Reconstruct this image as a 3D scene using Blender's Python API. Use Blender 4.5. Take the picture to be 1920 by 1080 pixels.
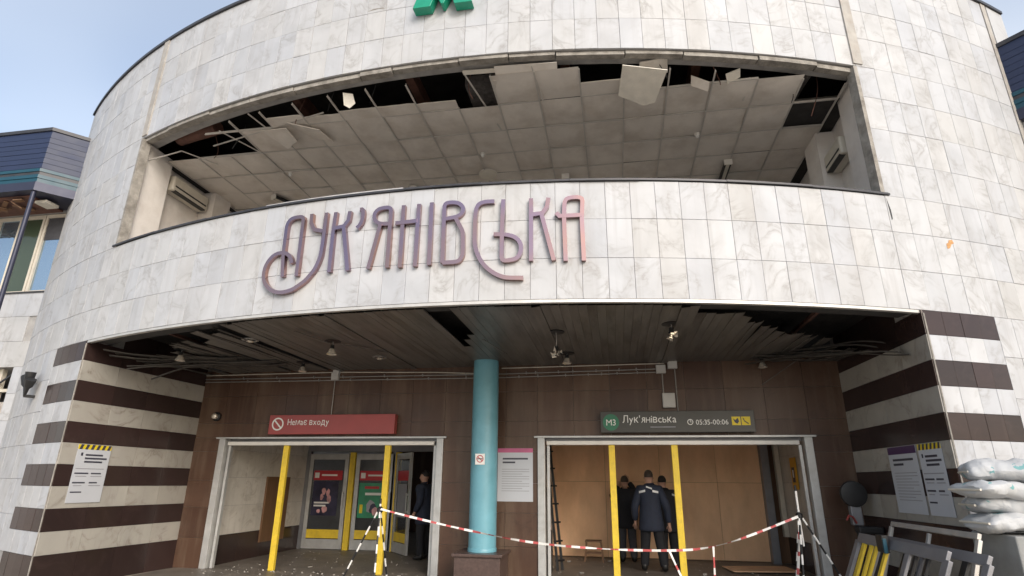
import bpy, bmesh, math, random
from mathutils import Vector, Matrix, Euler
random.seed(7)
R_ = math.radians
for o in list(bpy.data.objects): bpy.data.objects.remove(o)
scene = bpy.context.scene
COL = scene.collection

# ------------------------------------------------------------------ camera
cam_d = bpy.data.cameras.new('camera'); cam = bpy.data.objects.new('camera', cam_d); COL.objects.link(cam)
cam_d.sensor_width = 36.0; cam_d.lens = 36.0*1076.1/1920.0
cam_d.clip_start = 0.05; cam_d.clip_end = 3000
_th, _ps, _ro = 0.3270, 0.17545, 0.00966
_fw = Vector((-math.sin(_ps)*math.cos(_th), math.cos(_ps)*math.cos(_th), math.sin(_th)))
_rt = Vector((math.cos(_ps), math.sin(_ps), 0)); _up = _rt.cross(_fw)
_r2 = _rt*math.cos(_ro)+_up*math.sin(_ro); _u2 = _up*math.cos(_ro)-_rt*math.sin(_ro)
_m = Matrix((_r2, _u2, -_fw)).transposed().to_4x4(); _m.translation = (0, 0, 1.6)
cam.matrix_world = _m
scene.camera = cam
scene.render.resolution_x = 1024; scene.render.resolution_y = 576

# ------------------------------------------------------------------ sky and sun
SUN_EL, SUN_AZ = R_(28), R_(146)         # azimuth from +Y towards +X: a veiled sun behind the camera, to the right
w = bpy.data.worlds.new('World'); scene.world = w; w.use_nodes = True
nt = w.node_tree; nt.nodes.clear()
out = nt.nodes.new('ShaderNodeOutputWorld'); bg = nt.nodes.new('ShaderNodeBackground')
sky = nt.nodes.new('ShaderNodeTexSky'); sky.sky_type = 'NISHITA'; sky.sun_disc = False
sky.sun_elevation = SUN_EL; sky.sun_rotation = SUN_AZ
sky.air_density = 1.0; sky.dust_density = 2.5; sky.ozone_density = 1.0
tc = nt.nodes.new('ShaderNodeTexCoord')
mp = nt.nodes.new('ShaderNodeMapping'); mp.inputs['Scale'].default_value = (1.0, 1.0, 2.2)
n1 = nt.nodes.new('ShaderNodeTexNoise'); n1.inputs['Scale'].default_value = 0.8; n1.inputs['Detail'].default_value = 3; n1.inputs['Distortion'].default_value = 0.4
rp = nt.nodes.new('ShaderNodeValToRGB'); rp.color_ramp.elements[0].position = 0.30; rp.color_ramp.elements[1].position = 0.85
rp.color_ramp.elements[0].color = (0.06, 0.06, 0.06, 1); rp.color_ramp.elements[1].color = (0.8, 0.8, 0.8, 1)
mx = nt.nodes.new('ShaderNodeMix'); mx.data_type = 'RGBA'
mx.inputs['B'].default_value = (6.6, 6.8, 7.0, 1)
L = nt.links.new
L(tc.outputs['Generated'], mp.inputs['Vector']); L(mp.outputs['Vector'], n1.inputs['Vector'])
L(n1.outputs['Fac'], rp.inputs['Fac']); L(rp.outputs['Color'], mx.inputs['Factor'])
L(sky.outputs['Color'], mx.inputs['A']); L(mx.outputs['Result'], bg.inputs['Color'])
bg.inputs['Strength'].default_value = 0.10
L(bg.outputs['Background'], out.inputs['Surface'])
sd = bpy.data.lights.new('sun', 'SUN'); sun = bpy.data.objects.new('sun', sd); COL.objects.link(sun)
sd.energy = 1.1; sd.angle = R_(30); sd.color = (1.0, 0.945, 0.875)
_sd = Vector((math.sin(SUN_AZ)*math.cos(SUN_EL), math.cos(SUN_AZ)*math.cos(SUN_EL), math.sin(SUN_EL)))
sun.rotation_euler = _sd.to_track_quat('Z', 'Y').to_euler(); sun.location = _sd*60
vs = scene.view_settings
vs.view_transform = 'Standard'; vs.look = 'None'; vs.exposure = 1.17; vs.gamma = 1.0; vs.use_curve_mapping = False

# ------------------------------------------------------------------ helpers
def mat(name, color=(0.5, 0.5, 0.5), rough=0.6, metal=0.0, spec=0.5, var=0.12, scale=6.0, bump=0.0, bscale=40.0, dirt=None, dirt_amt=0.0, dirt_scale=1.3, stretch=(1, 1, 1)):
    """plain procedural material: base colour with noise variation, optional dirt patches and bump"""
    m = bpy.data.materials.new(name); m.use_nodes = True
    n = m.node_tree; b = n.nodes['Principled BSDF']; k = n.links.new
    tcx = n.nodes.new('ShaderNodeTexCoord'); oi = n.nodes.new('ShaderNodeObjectInfo')
    mpn = n.nodes.new('ShaderNodeMapping'); mpn.inputs['Scale'].default_value = stretch
    ad = n.nodes.new('ShaderNodeVectorMath'); ad.operation = 'MULTIPLY_ADD'
    cmb = n.nodes.new('ShaderNodeCombineXYZ')
    for i in range(3): k(oi.outputs['Random'], cmb.inputs[i])
    k(cmb.outputs[0], ad.inputs[0]); ad.inputs[1].default_value = (31, 57, 83); k(tcx.outputs['Object'], ad.inputs[2])
    k(ad.outputs[0], mpn.inputs['Vector'])
    nz = n.nodes.new('ShaderNodeTexNoise'); nz.inputs['Scale'].default_value = scale; nz.inputs['Detail'].default_value = 6
    k(mpn.outputs[0], nz.inputs['Vector'])
    r = n.nodes.new('ShaderNodeMapRange'); r.inputs['To Min'].default_value = 1-var; r.inputs['To Max'].default_value = 1+var
    r.inputs['From Min'].default_value = 0.25; r.inputs['From Max'].default_value = 0.75
    k(nz.outputs['Fac'], r.inputs['Value'])
    mu = n.nodes.new('ShaderNodeVectorMath'); mu.operation = 'SCALE'; mu.inputs[0].default_value = color
    k(r.outputs[0], mu.inputs['Scale'])
    last = mu.outputs[0]
    if dirt:
        nd = n.nodes.new('ShaderNodeTexNoise'); nd.inputs['Scale'].default_value = dirt_scale; nd.inputs['Detail'].default_value = 9; nd.inputs['Roughness'].default_value = 0.65
        k(mpn.outputs[0], nd.inputs['Vector'])
        rr = n.nodes.new('ShaderNodeValToRGB'); rr.color_ramp.elements[0].position = 0.45; rr.color_ramp.elements[1].position = 0.7
        k(nd.outputs['Fac'], rr.inputs['Fac'])
        ml = n.nodes.new('ShaderNodeMath'); ml.operation = 'MULTIPLY'; ml.inputs[1].default_value = dirt_amt; k(rr.outputs[0], ml.inputs[0])
        mm = n.nodes.new('ShaderNodeMix'); mm.data_type = 'RGBA'; k(ml.outputs[0], mm.inputs['Factor']); k(last, mm.inputs['A']); mm.inputs['B'].default_value = (*dirt, 1)
        last = mm.outputs['Result']
    k(last, b.inputs['Base Color'])
    rv = n.nodes.new('ShaderNodeMapRange'); rv.inputs['To Min'].default_value = max(0.02, rough-0.1); rv.inputs['To Max'].default_value = min(1, rough+0.1)
    k(nz.outputs['Fac'], rv.inputs['Value']); k(rv.outputs[0], b.inputs['Roughness'])
    b.inputs['Metallic'].default_value = metal; b.inputs['Specular IOR Level'].default_value = spec
    if bump:
        nb = n.nodes.new('ShaderNodeTexNoise'); nb.inputs['Scale'].default_value = bscale; nb.inputs['Detail'].default_value = 4
        k(mpn.outputs[0], nb.inputs['Vector'])
        bp = n.nodes.new('ShaderNodeBump'); bp.inputs['Strength'].default_value = bump; bp.inputs['Distance'].default_value = 0.02
        k(nb.outputs['Fac'], bp.inputs['Height']); k(bp.outputs[0], b.inputs['Normal'])
    return m

def marble(name, tints, vein=(0.23, 0.215, 0.20), vein_amt=0.55, rough=0.45, stain=(0.33, 0.31, 0.295), stain_amt=0.36):
    m = bpy.data.materials.new(name); m.use_nodes = True
    n = m.node_tree; b = n.nodes['Principled BSDF']; k = n.links.new
    tcx = n.nodes.new('ShaderNodeTexCoord'); oi = n.nodes.new('ShaderNodeObjectInfo'); at = n.nodes.new('ShaderNodeAttribute'); at.attribute_name = 'rnd'
    su = n.nodes.new('ShaderNodeMath'); su.operation = 'ADD'; k(oi.outputs['Random'], su.inputs[0]); k(at.outputs['Fac'], su.inputs[1])
    fr = n.nodes.new('ShaderNodeMath'); fr.operation = 'FRACT'; k(su.outputs[0], fr.inputs[0])
    cmb = n.nodes.new('ShaderNodeCombineXYZ')
    for i in range(3): k(fr.outputs[0], cmb.inputs[i])
    ad = n.nodes.new('ShaderNodeVectorMath'); ad.operation = 'MULTIPLY_ADD'; ad.inputs[1].default_value = (131, 57, 283)
    k(cmb.outputs[0], ad.inputs[0]); k(tcx.outputs['Object'], ad.inputs[2])
    # veins: ridged, warped noise
    nz = n.nodes.new('ShaderNodeTexNoise'); nz.inputs['Scale'].default_value = 1.5; nz.inputs['Detail'].default_value = 9; nz.inputs['Distortion'].default_value = 1.6; nz.inputs['Roughness'].default_value = 0.58
    k(ad.outputs[0], nz.inputs['Vector'])
    s1 = n.nodes.new('ShaderNodeMath'); s1.operation = 'SUBTRACT'; s1.inputs[1].default_value = 0.5; k(nz.outputs['Fac'], s1.inputs[0])
    ab = n.nodes.new('ShaderNodeMath'); ab.operation = 'ABSOLUTE'; k(s1.outputs[0], ab.inputs[0])
    rp = n.nodes.new('ShaderNodeValToRGB'); rp.color_ramp.elements[0].position = 0.0; rp.color_ramp.elements[1].position = 0.07
    rp.color_ramp.elements[0].color = (1, 1, 1, 1); rp.color_ramp.elements[1].color = (0, 0, 0, 1)
    e = rp.color_ramp.elements.new(0.018); e.color = (0.45, 0.45, 0.45, 1)
    k(ab.outputs[0], rp.inputs['Fac'])
    # mask so the veins come and go
    nm = n.nodes.new('ShaderNodeTexNoise'); nm.inputs['Scale'].default_value = 2.6; nm.inputs['Detail'].default_value = 3; k(ad.outputs[0], nm.inputs['Vector'])
    rm = n.nodes.new('ShaderNodeMapRange'); rm.inputs['From Min'].default_value = 0.4; rm.inputs['From Max'].default_value = 0.65; rm.inputs['To Max'].default_value = vein_amt; k(nm.outputs['Fac'], rm.inputs['Value'])
    vm = n.nodes.new('ShaderNodeMath'); vm.operation = 'MULTIPLY'; k(rp.outputs[0], vm.inputs[0]); k(rm.outputs[0], vm.inputs[1])
    tr = n.nodes.new('ShaderNodeValToRGB'); tr.color_ramp.interpolation = 'LINEAR'
    els = tr.color_ramp.elements
    els[0].position = 0; els[0].color = (*tints[0], 1); els[1].position = 1; els[1].color = (*tints[-1], 1)
    for i, t in enumerate(tints[1:-1]):
        q = els.new((i+1)/(len(tints)-1)); q.color = (*t, 1)
    k(fr.outputs[0], tr.inputs['Fac'])
    # cloudy grey
    nc = n.nodes.new('ShaderNodeTexNoise'); nc.inputs['Scale'].default_value = 1.2; nc.inputs['Detail'].default_value = 5; nc.inputs['Distortion'].default_value = 0.8; k(ad.outputs[0], nc.inputs['Vector'])
    rc = n.nodes.new('ShaderNodeMapRange'); rc.inputs['From Min'].default_value = 0.3; rc.inputs['From Max'].default_value = 0.7; rc.inputs['To Min'].default_value = 0.87; rc.inputs['To Max'].default_value = 1.06; k(nc.outputs['Fac'], rc.inputs['Value'])
    sc = n.nodes.new('ShaderNodeVectorMath'); sc.operation = 'SCALE'; k(tr.outputs[0], sc.inputs[0]); k(rc.outputs[0], sc.inputs['Scale'])
    m1 = n.nodes.new('ShaderNodeMix'); m1.data_type = 'RGBA'; k(vm.outputs[0], m1.inputs['Factor']); k(sc.outputs[0], m1.inputs['A']); m1.inputs['B'].default_value = (*vein, 1)
    # weather stains running over the tiles, in place
    ge = n.nodes.new('ShaderNodeNewGeometry'); mpn = n.nodes.new('ShaderNodeMapping'); mpn.inputs['Scale'].default_value = (2.2, 2.2, 0.30); k(ge.outputs['Position'], mpn.inputs['Vector'])
    ns = n.nodes.new('ShaderNodeTexNoise'); ns.inputs['Scale'].default_value = 0.8; ns.inputs['Detail'].default_value = 8; ns.inputs['Roughness'].default_value = 0.62; k(mpn.outputs[0], ns.inputs['Vector'])
    rs = n.nodes.new('ShaderNodeMapRange'); rs.inputs['From Min'].default_value = 0.5; rs.inputs['From Max'].default_value = 0.75; rs.inputs['To Max'].default_value = stain_amt; k(ns.outputs['Fac'], rs.inputs['Value'])
    m2 = n.nodes.new('ShaderNodeMix'); m2.data_type = 'RGBA'; k(rs.outputs[0], m2.inputs['Factor']); k(m1.outputs['Result'], m2.inputs['A']); m2.inputs['B'].default_value = (*stain, 1)
    # narrow rain streaks
    mps = n.nodes.new('ShaderNodeMapping'); mps.inputs['Scale'].default_value = (9.0, 9.0, 0.35); k(ge.outputs['Position'], mps.inputs['Vector'])
    nst = n.nodes.new('ShaderNodeTexNoise'); nst.inputs['Scale'].default_value = 1.0; nst.inputs['Detail'].default_value = 6; nst.inputs['Roughness'].default_value = 0.6; k(mps.outputs[0], nst.inputs['Vector'])
    rst = n.nodes.new('ShaderNodeMapRange'); rst.inputs['From Min'].default_value = 0.54; rst.inputs['From Max'].default_value = 0.74; rst.inputs['To Max'].default_value = min(0.3, stain_amt*0.75); k(nst.outputs['Fac'], rst.inputs['Value'])
    sdk = n.nodes.new('ShaderNodeMix'); sdk.data_type = 'RGBA'; k(rst.outputs[0], sdk.inputs['Factor']); k(m2.outputs['Result'], sdk.inputs['A']); sdk.inputs['B'].default_value = (*[c*0.78 for c in stain], 1)
    k(sdk.outputs['Result'], b.inputs['Base Color'])
    rr = n.nodes.new('ShaderNodeMapRange'); rr.inputs['To Min'].default_value = rough-0.1; rr.inputs['To Max'].default_value = rough+0.2; k(ns.outputs['Fac'], rr.inputs['Value']); k(rr.outputs[0], b.inputs['Roughness'])
    b.inputs['Specular IOR Level'].default_value = 0.3
    return m

M = {}
M['marble'] = marble('white marble', [(0.44, 0.455, 0.485), (0.47, 0.479, 0.497), (0.48, 0.487, 0.50), (0.462, 0.473, 0.495), (0.485, 0.489, 0.497), (0.475, 0.475, 0.474), (0.478, 0.486, 0.50), (0.45, 0.464, 0.492)])
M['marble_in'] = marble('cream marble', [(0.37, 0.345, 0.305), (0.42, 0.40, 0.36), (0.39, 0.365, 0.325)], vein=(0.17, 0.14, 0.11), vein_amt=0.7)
M['marble_vest_lit'] = marble('lit vestibule marble', [(0.60, 0.56, 0.50), (0.66, 0.62, 0.56)], vein=(0.32, 0.27, 0.22), vein_amt=0.6)  # lighter copy of the cream marble: missing vestibule light put into the colour
M['granite'] = marble('dark polished granite', [(0.030, 0.020, 0.019), (0.045, 0.027, 0.025), (0.036, 0.024, 0.022)], vein=(0.07, 0.045, 0.04), vein_amt=0.3, rough=0.14, stain=(0.05, 0.04, 0.035), stain_amt=0.2)
M['brown'] = marble('brown granite', [(0.080, 0.043, 0.029), (0.098, 0.055, 0.037), (0.070, 0.037, 0.026), (0.108, 0.063, 0.042)], vein=(0.04, 0.024, 0.02), vein_amt=0.4, rough=0.32, stain=(0.21, 0.155, 0.11), stain_amt=0.75)
M['mortar'] = mat('mortar', (0.33, 0.32, 0.31), 0.9, var=0.2, bump=0.3)
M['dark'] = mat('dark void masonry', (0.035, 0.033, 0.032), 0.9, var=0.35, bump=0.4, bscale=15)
M['concrete'] = mat('weathered concrete', (0.30, 0.28, 0.25), 0.9, var=0.25, scale=9, bump=0.5, bscale=30, dirt=(0.10, 0.085, 0.07), dirt_amt=0.7, dirt_scale=4)
M['seam'] = mat('old sealant strip', (0.38, 0.36, 0.33), 0.7, var=0.15, dirt=(0.25, 0.2, 0.16), dirt_amt=0.5, dirt_scale=5)
M['flash'] = mat('dark metal flashing', (0.045, 0.045, 0.05), 0.45, metal=0.3, var=0.3)
M['trim'] = mat('zinc trim', (0.55, 0.53, 0.50), 0.4, metal=0.4, var=0.15)
M['slat'] = mat('soffit slat metal', (0.150, 0.138, 0.124), 0.42, metal=0.25, var=0.22, scale=2.0, stretch=(3, 0.5, 1), dirt=(0.05, 0.04, 0.035), dirt_amt=0.75, dirt_scale=1.6)
M['slat_dirty'] = mat('sooty slat', (0.075, 0.068, 0.060), 0.5, metal=0.2, var=0.4, scale=5, dirt=(0.025, 0.022, 0.02), dirt_amt=0.8, dirt_scale=4)
M['panel'] = mat('ceiling panel', (0.74, 0.69, 0.63), 0.9, var=0.08, scale=2.5, bump=0.25, bscale=120, dirt=(0.44, 0.37, 0.30), dirt_amt=0.5, dirt_scale=1.8)
M['panel_core'] = mat('broken panel', (0.72, 0.68, 0.6), 0.95, var=0.12, bump=0.4)
M['tbar'] = mat('white grid steel', (0.55, 0.52, 0.48), 0.5, var=0.1)
M['plaster'] = mat('painted plaster', (0.76, 0.72, 0.68), 0.9, var=0.08, scale=3, dirt=(0.45, 0.38, 0.33), dirt_amt=0.35, dirt_scale=2)
M['white'] = mat('white plastic', (0.74, 0.71, 0.66), 0.45, var=0.05)
M['offwhite'] = mat('aged plastic', (0.60, 0.56, 0.48), 0.5, var=0.1)
M['black'] = mat('black plastic', (0.012, 0.012, 0.013), 0.5, var=0.2)
M['alu'] = mat('aluminium frame', (0.52, 0.52, 0.51), 0.42, metal=0.35, var=0.12, scale=4, dirt=(0.3, 0.28, 0.25), dirt_amt=0.4, dirt_scale=5)
M['alu_dark'] = mat('dull aluminium', (0.24, 0.24, 0.255), 0.45, metal=0.4, var=0.12)
M['yellow'] = mat('yellow paint', (0.78, 0.55, 0.04), 0.5, var=0.12, scale=5, dirt=(0.45, 0.31, 0.06), dirt_amt=0.35, dirt_scale=14)
M['blue'] = mat('turquoise paint', (0.155, 0.375, 0.455), 0.38, var=0.10, scale=3, bump=0.08, bscale=25, dirt=(0.10, 0.28, 0.34), dirt_amt=0.45, dirt_scale=4)
M['pedestal'] = mat('brown pedestal stone', (0.085, 0.055, 0.047), 0.35, var=0.25, scale=25)
M['floor'] = mat('dirty dark floor tiles', (0.15, 0.13, 0.11), 0.5, var=0.3, scale=4, bump=0.1, dirt=(0.24, 0.21, 0.18), dirt_amt=0.6, dirt_scale=2.5)
M['pave'] = mat('plaza paving', (0.46, 0.41, 0.345), 0.85, var=0.2, scale=3, bump=0.2)
M['red'] = mat('red sign panel', (0.33, 0.060, 0.055), 0.4, var=0.10, scale=3)
M['sign_dark'] = mat('charcoal sign panel', (0.045, 0.042, 0.035), 0.4, var=0.1)
M['green'] = mat('green emblem', (0.012, 0.27, 0.165), 0.32, var=0.08)
M['green_dk'] = mat('green disc', (0.015, 0.16, 0.08), 0.4, var=0.05)
M['ink_white'] = mat('white print', (0.78, 0.77, 0.74), 0.5, var=0.03)
M['ink_dark'] = mat('dark print', (0.05, 0.05, 0.07), 0.5, var=0.1)
M['ink_grey'] = mat('grey print', (0.30, 0.30, 0.33), 0.6, var=0.1)
M['ink_purple'] = mat('purple print', (0.07, 0.03, 0.10), 0.5, var=0.1)
M['ink_pink'] = mat('pink print', (0.5, 0.12, 0.24), 0.5, var=0.1)
M['ink_yellow'] = mat('yellow print', (0.72, 0.55, 0.02), 0.5, var=0.05)
M['ink_red'] = mat('red print', (0.48, 0.03, 0.04), 0.5, var=0.08)
M['tape_red'] = mat('tape red', (0.50, 0.10, 0.10), 0.5, var=0.15)
M['ink_amber'] = mat('amber print', (0.68, 0.36, 0.03), 0.5, var=0.1)
M['paper'] = mat('poster paper', (0.52, 0.54, 0.58), 0.55, var=0.05, scale=2)
M['poster_night'] = mat('dark photographic poster', (0.03, 0.028, 0.06), 0.35, var=0.6, scale=4)
M['poster_skin'] = mat('pink photographic poster', (0.62, 0.33, 0.33), 0.4, var=0.5, scale=6)
M['poster_green'] = mat('green poster', (0.03, 0.24, 0.12), 0.35, var=0.3, scale=4)
M['ply'] = mat('plywood', (0.86, 0.55, 0.33), 0.75, var=0.10, scale=2.2, stretch=(1.6, 1, 0.7), dirt=(0.64, 0.36, 0.19), dirt_amt=0.5, dirt_scale=1.4)
M['wood'] = mat('brown board', (0.17, 0.09, 0.045), 0.6, var=0.2, scale=4, stretch=(6, 6, 0.6))
M['steel_pipe'] = mat('galvanised conduit', (0.30, 0.285, 0.27), 0.45, metal=0.5, var=0.15)
M['box_grey'] = mat('junction box plastic', (0.50, 0.49, 0.47), 0.5, var=0.08)
M['rust'] = mat('rusty steel', (0.12, 0.055, 0.04), 0.8, var=0.4, scale=8, bump=0.3)
M['wool'] = mat('mineral wool', (0.11, 0.10, 0.095), 1.0, var=0.4, scale=14, bump=1.0, bscale=30)
M['lampglass'] = mat('glass bulb', (0.75, 0.68, 0.58), 0.12, metal=0.5, var=0.2, scale=20)
M['roof_blue'] = mat('blue metal cladding', (0.013, 0.023, 0.065), 0.5, metal=0.0, var=0.14, scale=2.5)
M['teal'] = mat('teal trim', (0.004, 0.055, 0.085), 0.4, var=0.1)
M['roof_grey'] = mat('grey blue flashing', (0.03, 0.033, 0.06), 0.4, metal=0.3, var=0.1)
M['window_frame'] = mat('window frame', (0.60, 0.55, 0.46), 0.5, var=0.1)
M['concrete_block'] = mat('grey concrete block', (0.28, 0.285, 0.28), 0.85, var=0.15, scale=6, bump=0.25, bscale=60, dirt=(0.2, 0.2, 0.19), dirt_amt=0.4)
M['skin'] = mat('skin', (0.50, 0.29, 0.21), 0.55, var=0.06)
M['hair'] = mat('dark hair', (0.022, 0.018, 0.016), 0.7, var=0.3, scale=60)
M['hair_brown'] = mat('brown hair', (0.06, 0.045, 0.036), 0.7, var=0.3, scale=60)
M['navy'] = mat('navy jacket cloth', (0.020, 0.026, 0.046), 0.8, var=0.25, scale=12, bump=0.9, bscale=9)
M['blackcloth'] = mat('black cloth', (0.013, 0.013, 0.016), 0.85, var=0.25, scale=12, bump=0.3, bscale=14)
M['greycloth'] = mat('grey trousers cloth', (0.055, 0.055, 0.062), 0.85, var=0.2, scale=12, bump=0.3, bscale=14)
M['leather'] = mat('black leather', (0.012, 0.011, 0.010), 0.45, var=0.2)
M['reflective'] = mat('reflective patch', (0.72, 0.72, 0.72), 0.4, var=0.05)
M['rust_orange'] = mat('rust stain', (0.50, 0.27, 0.11), 0.8, var=0.4, scale=25)
M['rubble'] = mat('plaster rubble', (0.42, 0.39, 0.35), 0.95, var=0.25, bump=0.5)

def copper():
    m = bpy.data.materials.new('copper with painted sky tint'); m.use_nodes = True
    n = m.node_tree; b = n.nodes['Principled BSDF']; k = n.links.new
    tcx = n.nodes.new('ShaderNodeTexCoord'); nz = n.nodes.new('ShaderNodeTexNoise'); nz.inputs['Scale'].default_value = 1.3; nz.inputs['Detail'].default_value = 3
    k(tcx.outputs['Object'], nz.inputs['Vector'])
    rp = n.nodes.new('ShaderNodeValToRGB'); rp.color_ramp.elements[0].color = (0.31, 0.225, 0.27, 1); rp.color_ramp.elements[1].color = (0.40, 0.25, 0.215, 1)  # mauve stop paints the lavender of the reflected sky into the copper
    rp.color_ramp.elements[0].position = 0.35; rp.color_ramp.elements[1].position = 0.65
    k(nz.outputs['Fac'], rp.inputs['Fac']); k(rp.outputs[0], b.inputs['Base Color'])
    b.inputs['Metallic'].default_value = 1.0; b.inputs['Roughness'].default_value = 0.08
    bp = n.nodes.new('ShaderNodeBump'); bp.inputs['Strength'].default_value = 0.06; bp.inputs['Distance'].default_value = 0.05; k(nz.outputs['Fac'], bp.inputs['Height']); k(bp.outputs[0], b.inputs['Normal'])
    return m
M['copper'] = copper()
def glassmat(name, col, rough=0.03, trans=0.0, metal=0.0, alpha=None):
    m = bpy.data.materials.new(name); m.use_nodes = True; n = m.node_tree; b = n.nodes['Principled BSDF']
    nz = n.nodes.new('ShaderNodeTexNoise'); nz.inputs['Scale'].default_value = 1.5
    tcx = n.nodes.new('ShaderNodeTexCoord'); n.links.new(tcx.outputs['Object'], nz.inputs['Vector'])
    bp = n.nodes.new('ShaderNodeBump'); bp.inputs['Strength'].default_value = 0.03; n.links.new(nz.outputs['Fac'], bp.inputs['Height']); n.links.new(bp.outputs[0], b.inputs['Normal'])
    b.inputs['Base Color'].default_value = (*col, 1); b.inputs['Roughness'].default_value = rough; b.inputs['Metallic'].default_value = metal
    b.inputs['Transmission Weight'].default_value = trans; b.inputs['IOR'].default_value = 1.5
    if alpha is not None: b.inputs['Alpha'].default_value = alpha
    return m
M['glass_door'] = glassmat('door glass', (0.05, 0.05, 0.05), 0.04, alpha=0.35)
M['glass_mirror'] = glassmat('reflective window glass', (0.32, 0.42, 0.52), 0.03, metal=0.85)
M['glass_green'] = glassmat('greenish window glass', (0.05, 0.07, 0.045), 0.06)

class MB:
    def __init__(s): s.v = []; s.f = []; s.mi = []; s.cur = 0
    def add(s, vs, fs):
        o = len(s.v); s.v += [tuple(x) for x in vs]
        for f in fs: s.f.append(tuple(o+i for i in f)); s.mi.append(s.cur)
        return s
    def hexa(s, p):   # 8 corners: bottom 0-3 ccw, top 4-7
        return s.add(p, [(3, 2, 1, 0), (4, 5, 6, 7), (0, 1, 5, 4), (1, 2, 6, 5), (2, 3, 7, 6), (3, 0, 4, 7)])
    def box(s, x0, x1, y0, y1, z0, z1):
        return s.hexa([(x0, y0, z0), (x1, y0, z0), (x1, y1, z0), (x0, y1, z0), (x0, y0, z1), (x1, y0, z1), (x1, y1, z1), (x0, y1, z1)])
    def bar(s, a, b, w, h, up=(0, 0, 1)):   # rectangular bar between two points
        a, b = Vector(a), Vector(b); d = (b-a).normalized(); u = Vector(up)
        if abs(d.dot(u)) > 0.99: u = Vector((0, 1, 0))
        sd_ = d.cross(u).normalized()*w/2; uu = sd_.cross(d).normalized()*h/2
        return s.hexa([a-sd_-uu, b-sd_-uu, b+sd_-uu, a+sd_-uu, a-sd_+uu, b-sd_+uu, b+sd_+uu, a+sd_+uu])
    def tube(s, pts, r, n=8, cap=True):
        pts = [Vector(p) for p in pts]; rs = r if isinstance(r, (list, tuple)) else [r]*len(pts)
        rings = []; prev = None
        for i, p in enumerate(pts):
            d = (pts[min(i+1, len(pts)-1)]-pts[max(i-1, 0)]).normalized()
            ref = prev if prev is not None else (Vector((0, 0, 1)) if abs(d.z) < 0.9 else Vector((1, 0, 0)))
            a = d.cross(ref).normalized(); b = a.cross(d).normalized(); prev = b
            rings.append([p+(a*math.cos(2*math.pi*k/n)+b*math.sin(2*math.pi*k/n))*rs[i] for k in range(n)])
        vs_ = [q for rg in rings for q in rg]; fs = []
        for i in range(len(pts)-1):
            for k in range(n): fs.append((i*n+k, i*n+(k+1) % n, (i+1)*n+(k+1) % n, (i+1)*n+k))
        if cap: fs.append(tuple(range(n))[::-1]); fs.append(tuple((len(pts)-1)*n+k for k in range(n)))
        return s.add(vs_, fs)
    def lathe(s, prof, c=(0, 0, 0), n=16, axis='z'):
        vs_ = []; fs = []
        for r, z in prof:
            for k in range(n):
                a = 2*math.pi*k/n; p = (r*math.cos(a), r*math.sin(a), z)
                if axis == 'y': p = (p[0], p[2], p[1])
                vs_.append((c[0]+p[0], c[1]+p[1], c[2]+p[2]))
        for i in range(len(prof)-1):
            for k in range(n): fs.append((i*n+k, i*n+(k+1) % n, (i+1)*n+(k+1) % n, (i+1)*n+k))
        fs.append(tuple(range(n))[::-1]); fs.append(tuple((len(prof)-1)*n+k for k in range(n)))
        return s.add(vs_, fs)
    def prism(s, poly, axis, a, b):   # polygon extruded along an axis; poly in the other two coordinates
        def P(q, t): return {'x': (t, q[0], q[1]), 'y': (q[0], t, q[1]), 'z': (q[0], q[1], t)}[axis]
        n = len(poly); vs_ = [P(q, a) for q in poly]+[P(q, b) for q in poly]
        fs = [tuple(range(n)), tuple(range(2*n-1, n-1, -1))]+[(i, i+n, (i+1) % n+n, (i+1) % n) for i in range(n)]
        return s.add(vs_, fs)
    def arc(s, p0, p1, r0, r1, z0, z1, seg=None):   # curved block about the drum axis
        seg = seg or max(1, int(abs(p1-p0)/1.2)); ps = [p0+(p1-p0)*i/seg for i in range(seg+1)]
        vs_ = []
        for p in ps:
            for r, z in ((r0, z0), (r1, z0), (r1, z1), (r0, z1)): vs_.append(DP(p, r, z))
        fs = []
        for i in range(seg):
            for k in range(4): fs.append((i*4+k, i*4+(k+1) % 4, (i+1)*4+(k+1) % 4, (i+1)*4+k))
        fs += [(3, 2, 1, 0), tuple(seg*4+k for k in range(4))]
        return s.add(vs_, fs)
    def mesh(s, name, mats):
        me = bpy.data.meshes.new(name); me.from_pydata(s.v, [], s.f)
        for m in (mats if isinstance(mats, (list, tuple)) else [mats]): me.materials.append(m)
        if any(s.mi): me.polygons.foreach_set('material_index', s.mi)
        bm = bmesh.new(); bm.from_mesh(me); bmesh.ops.recalc_face_normals(bm, faces=bm.faces); bm.to_mesh(me); bm.free()
        me.update(); return me
    def build(s, name, m, parent=None, smooth=False, bevel=0, shift=None):
        me = s.mesh(name, m)
        if smooth:
            me.polygons.foreach_set('use_smooth', [True]*len(me.polygons))
            try: me.set_sharp_from_angle(angle=R_(40))
            except Exception: pass
        o = link(name, me, parent)
        if bevel:
            b = o.modifiers.new('bevel', 'BEVEL'); b.width = bevel; b.segments = 2; b.limit_method = 'ANGLE'
        return o

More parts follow.
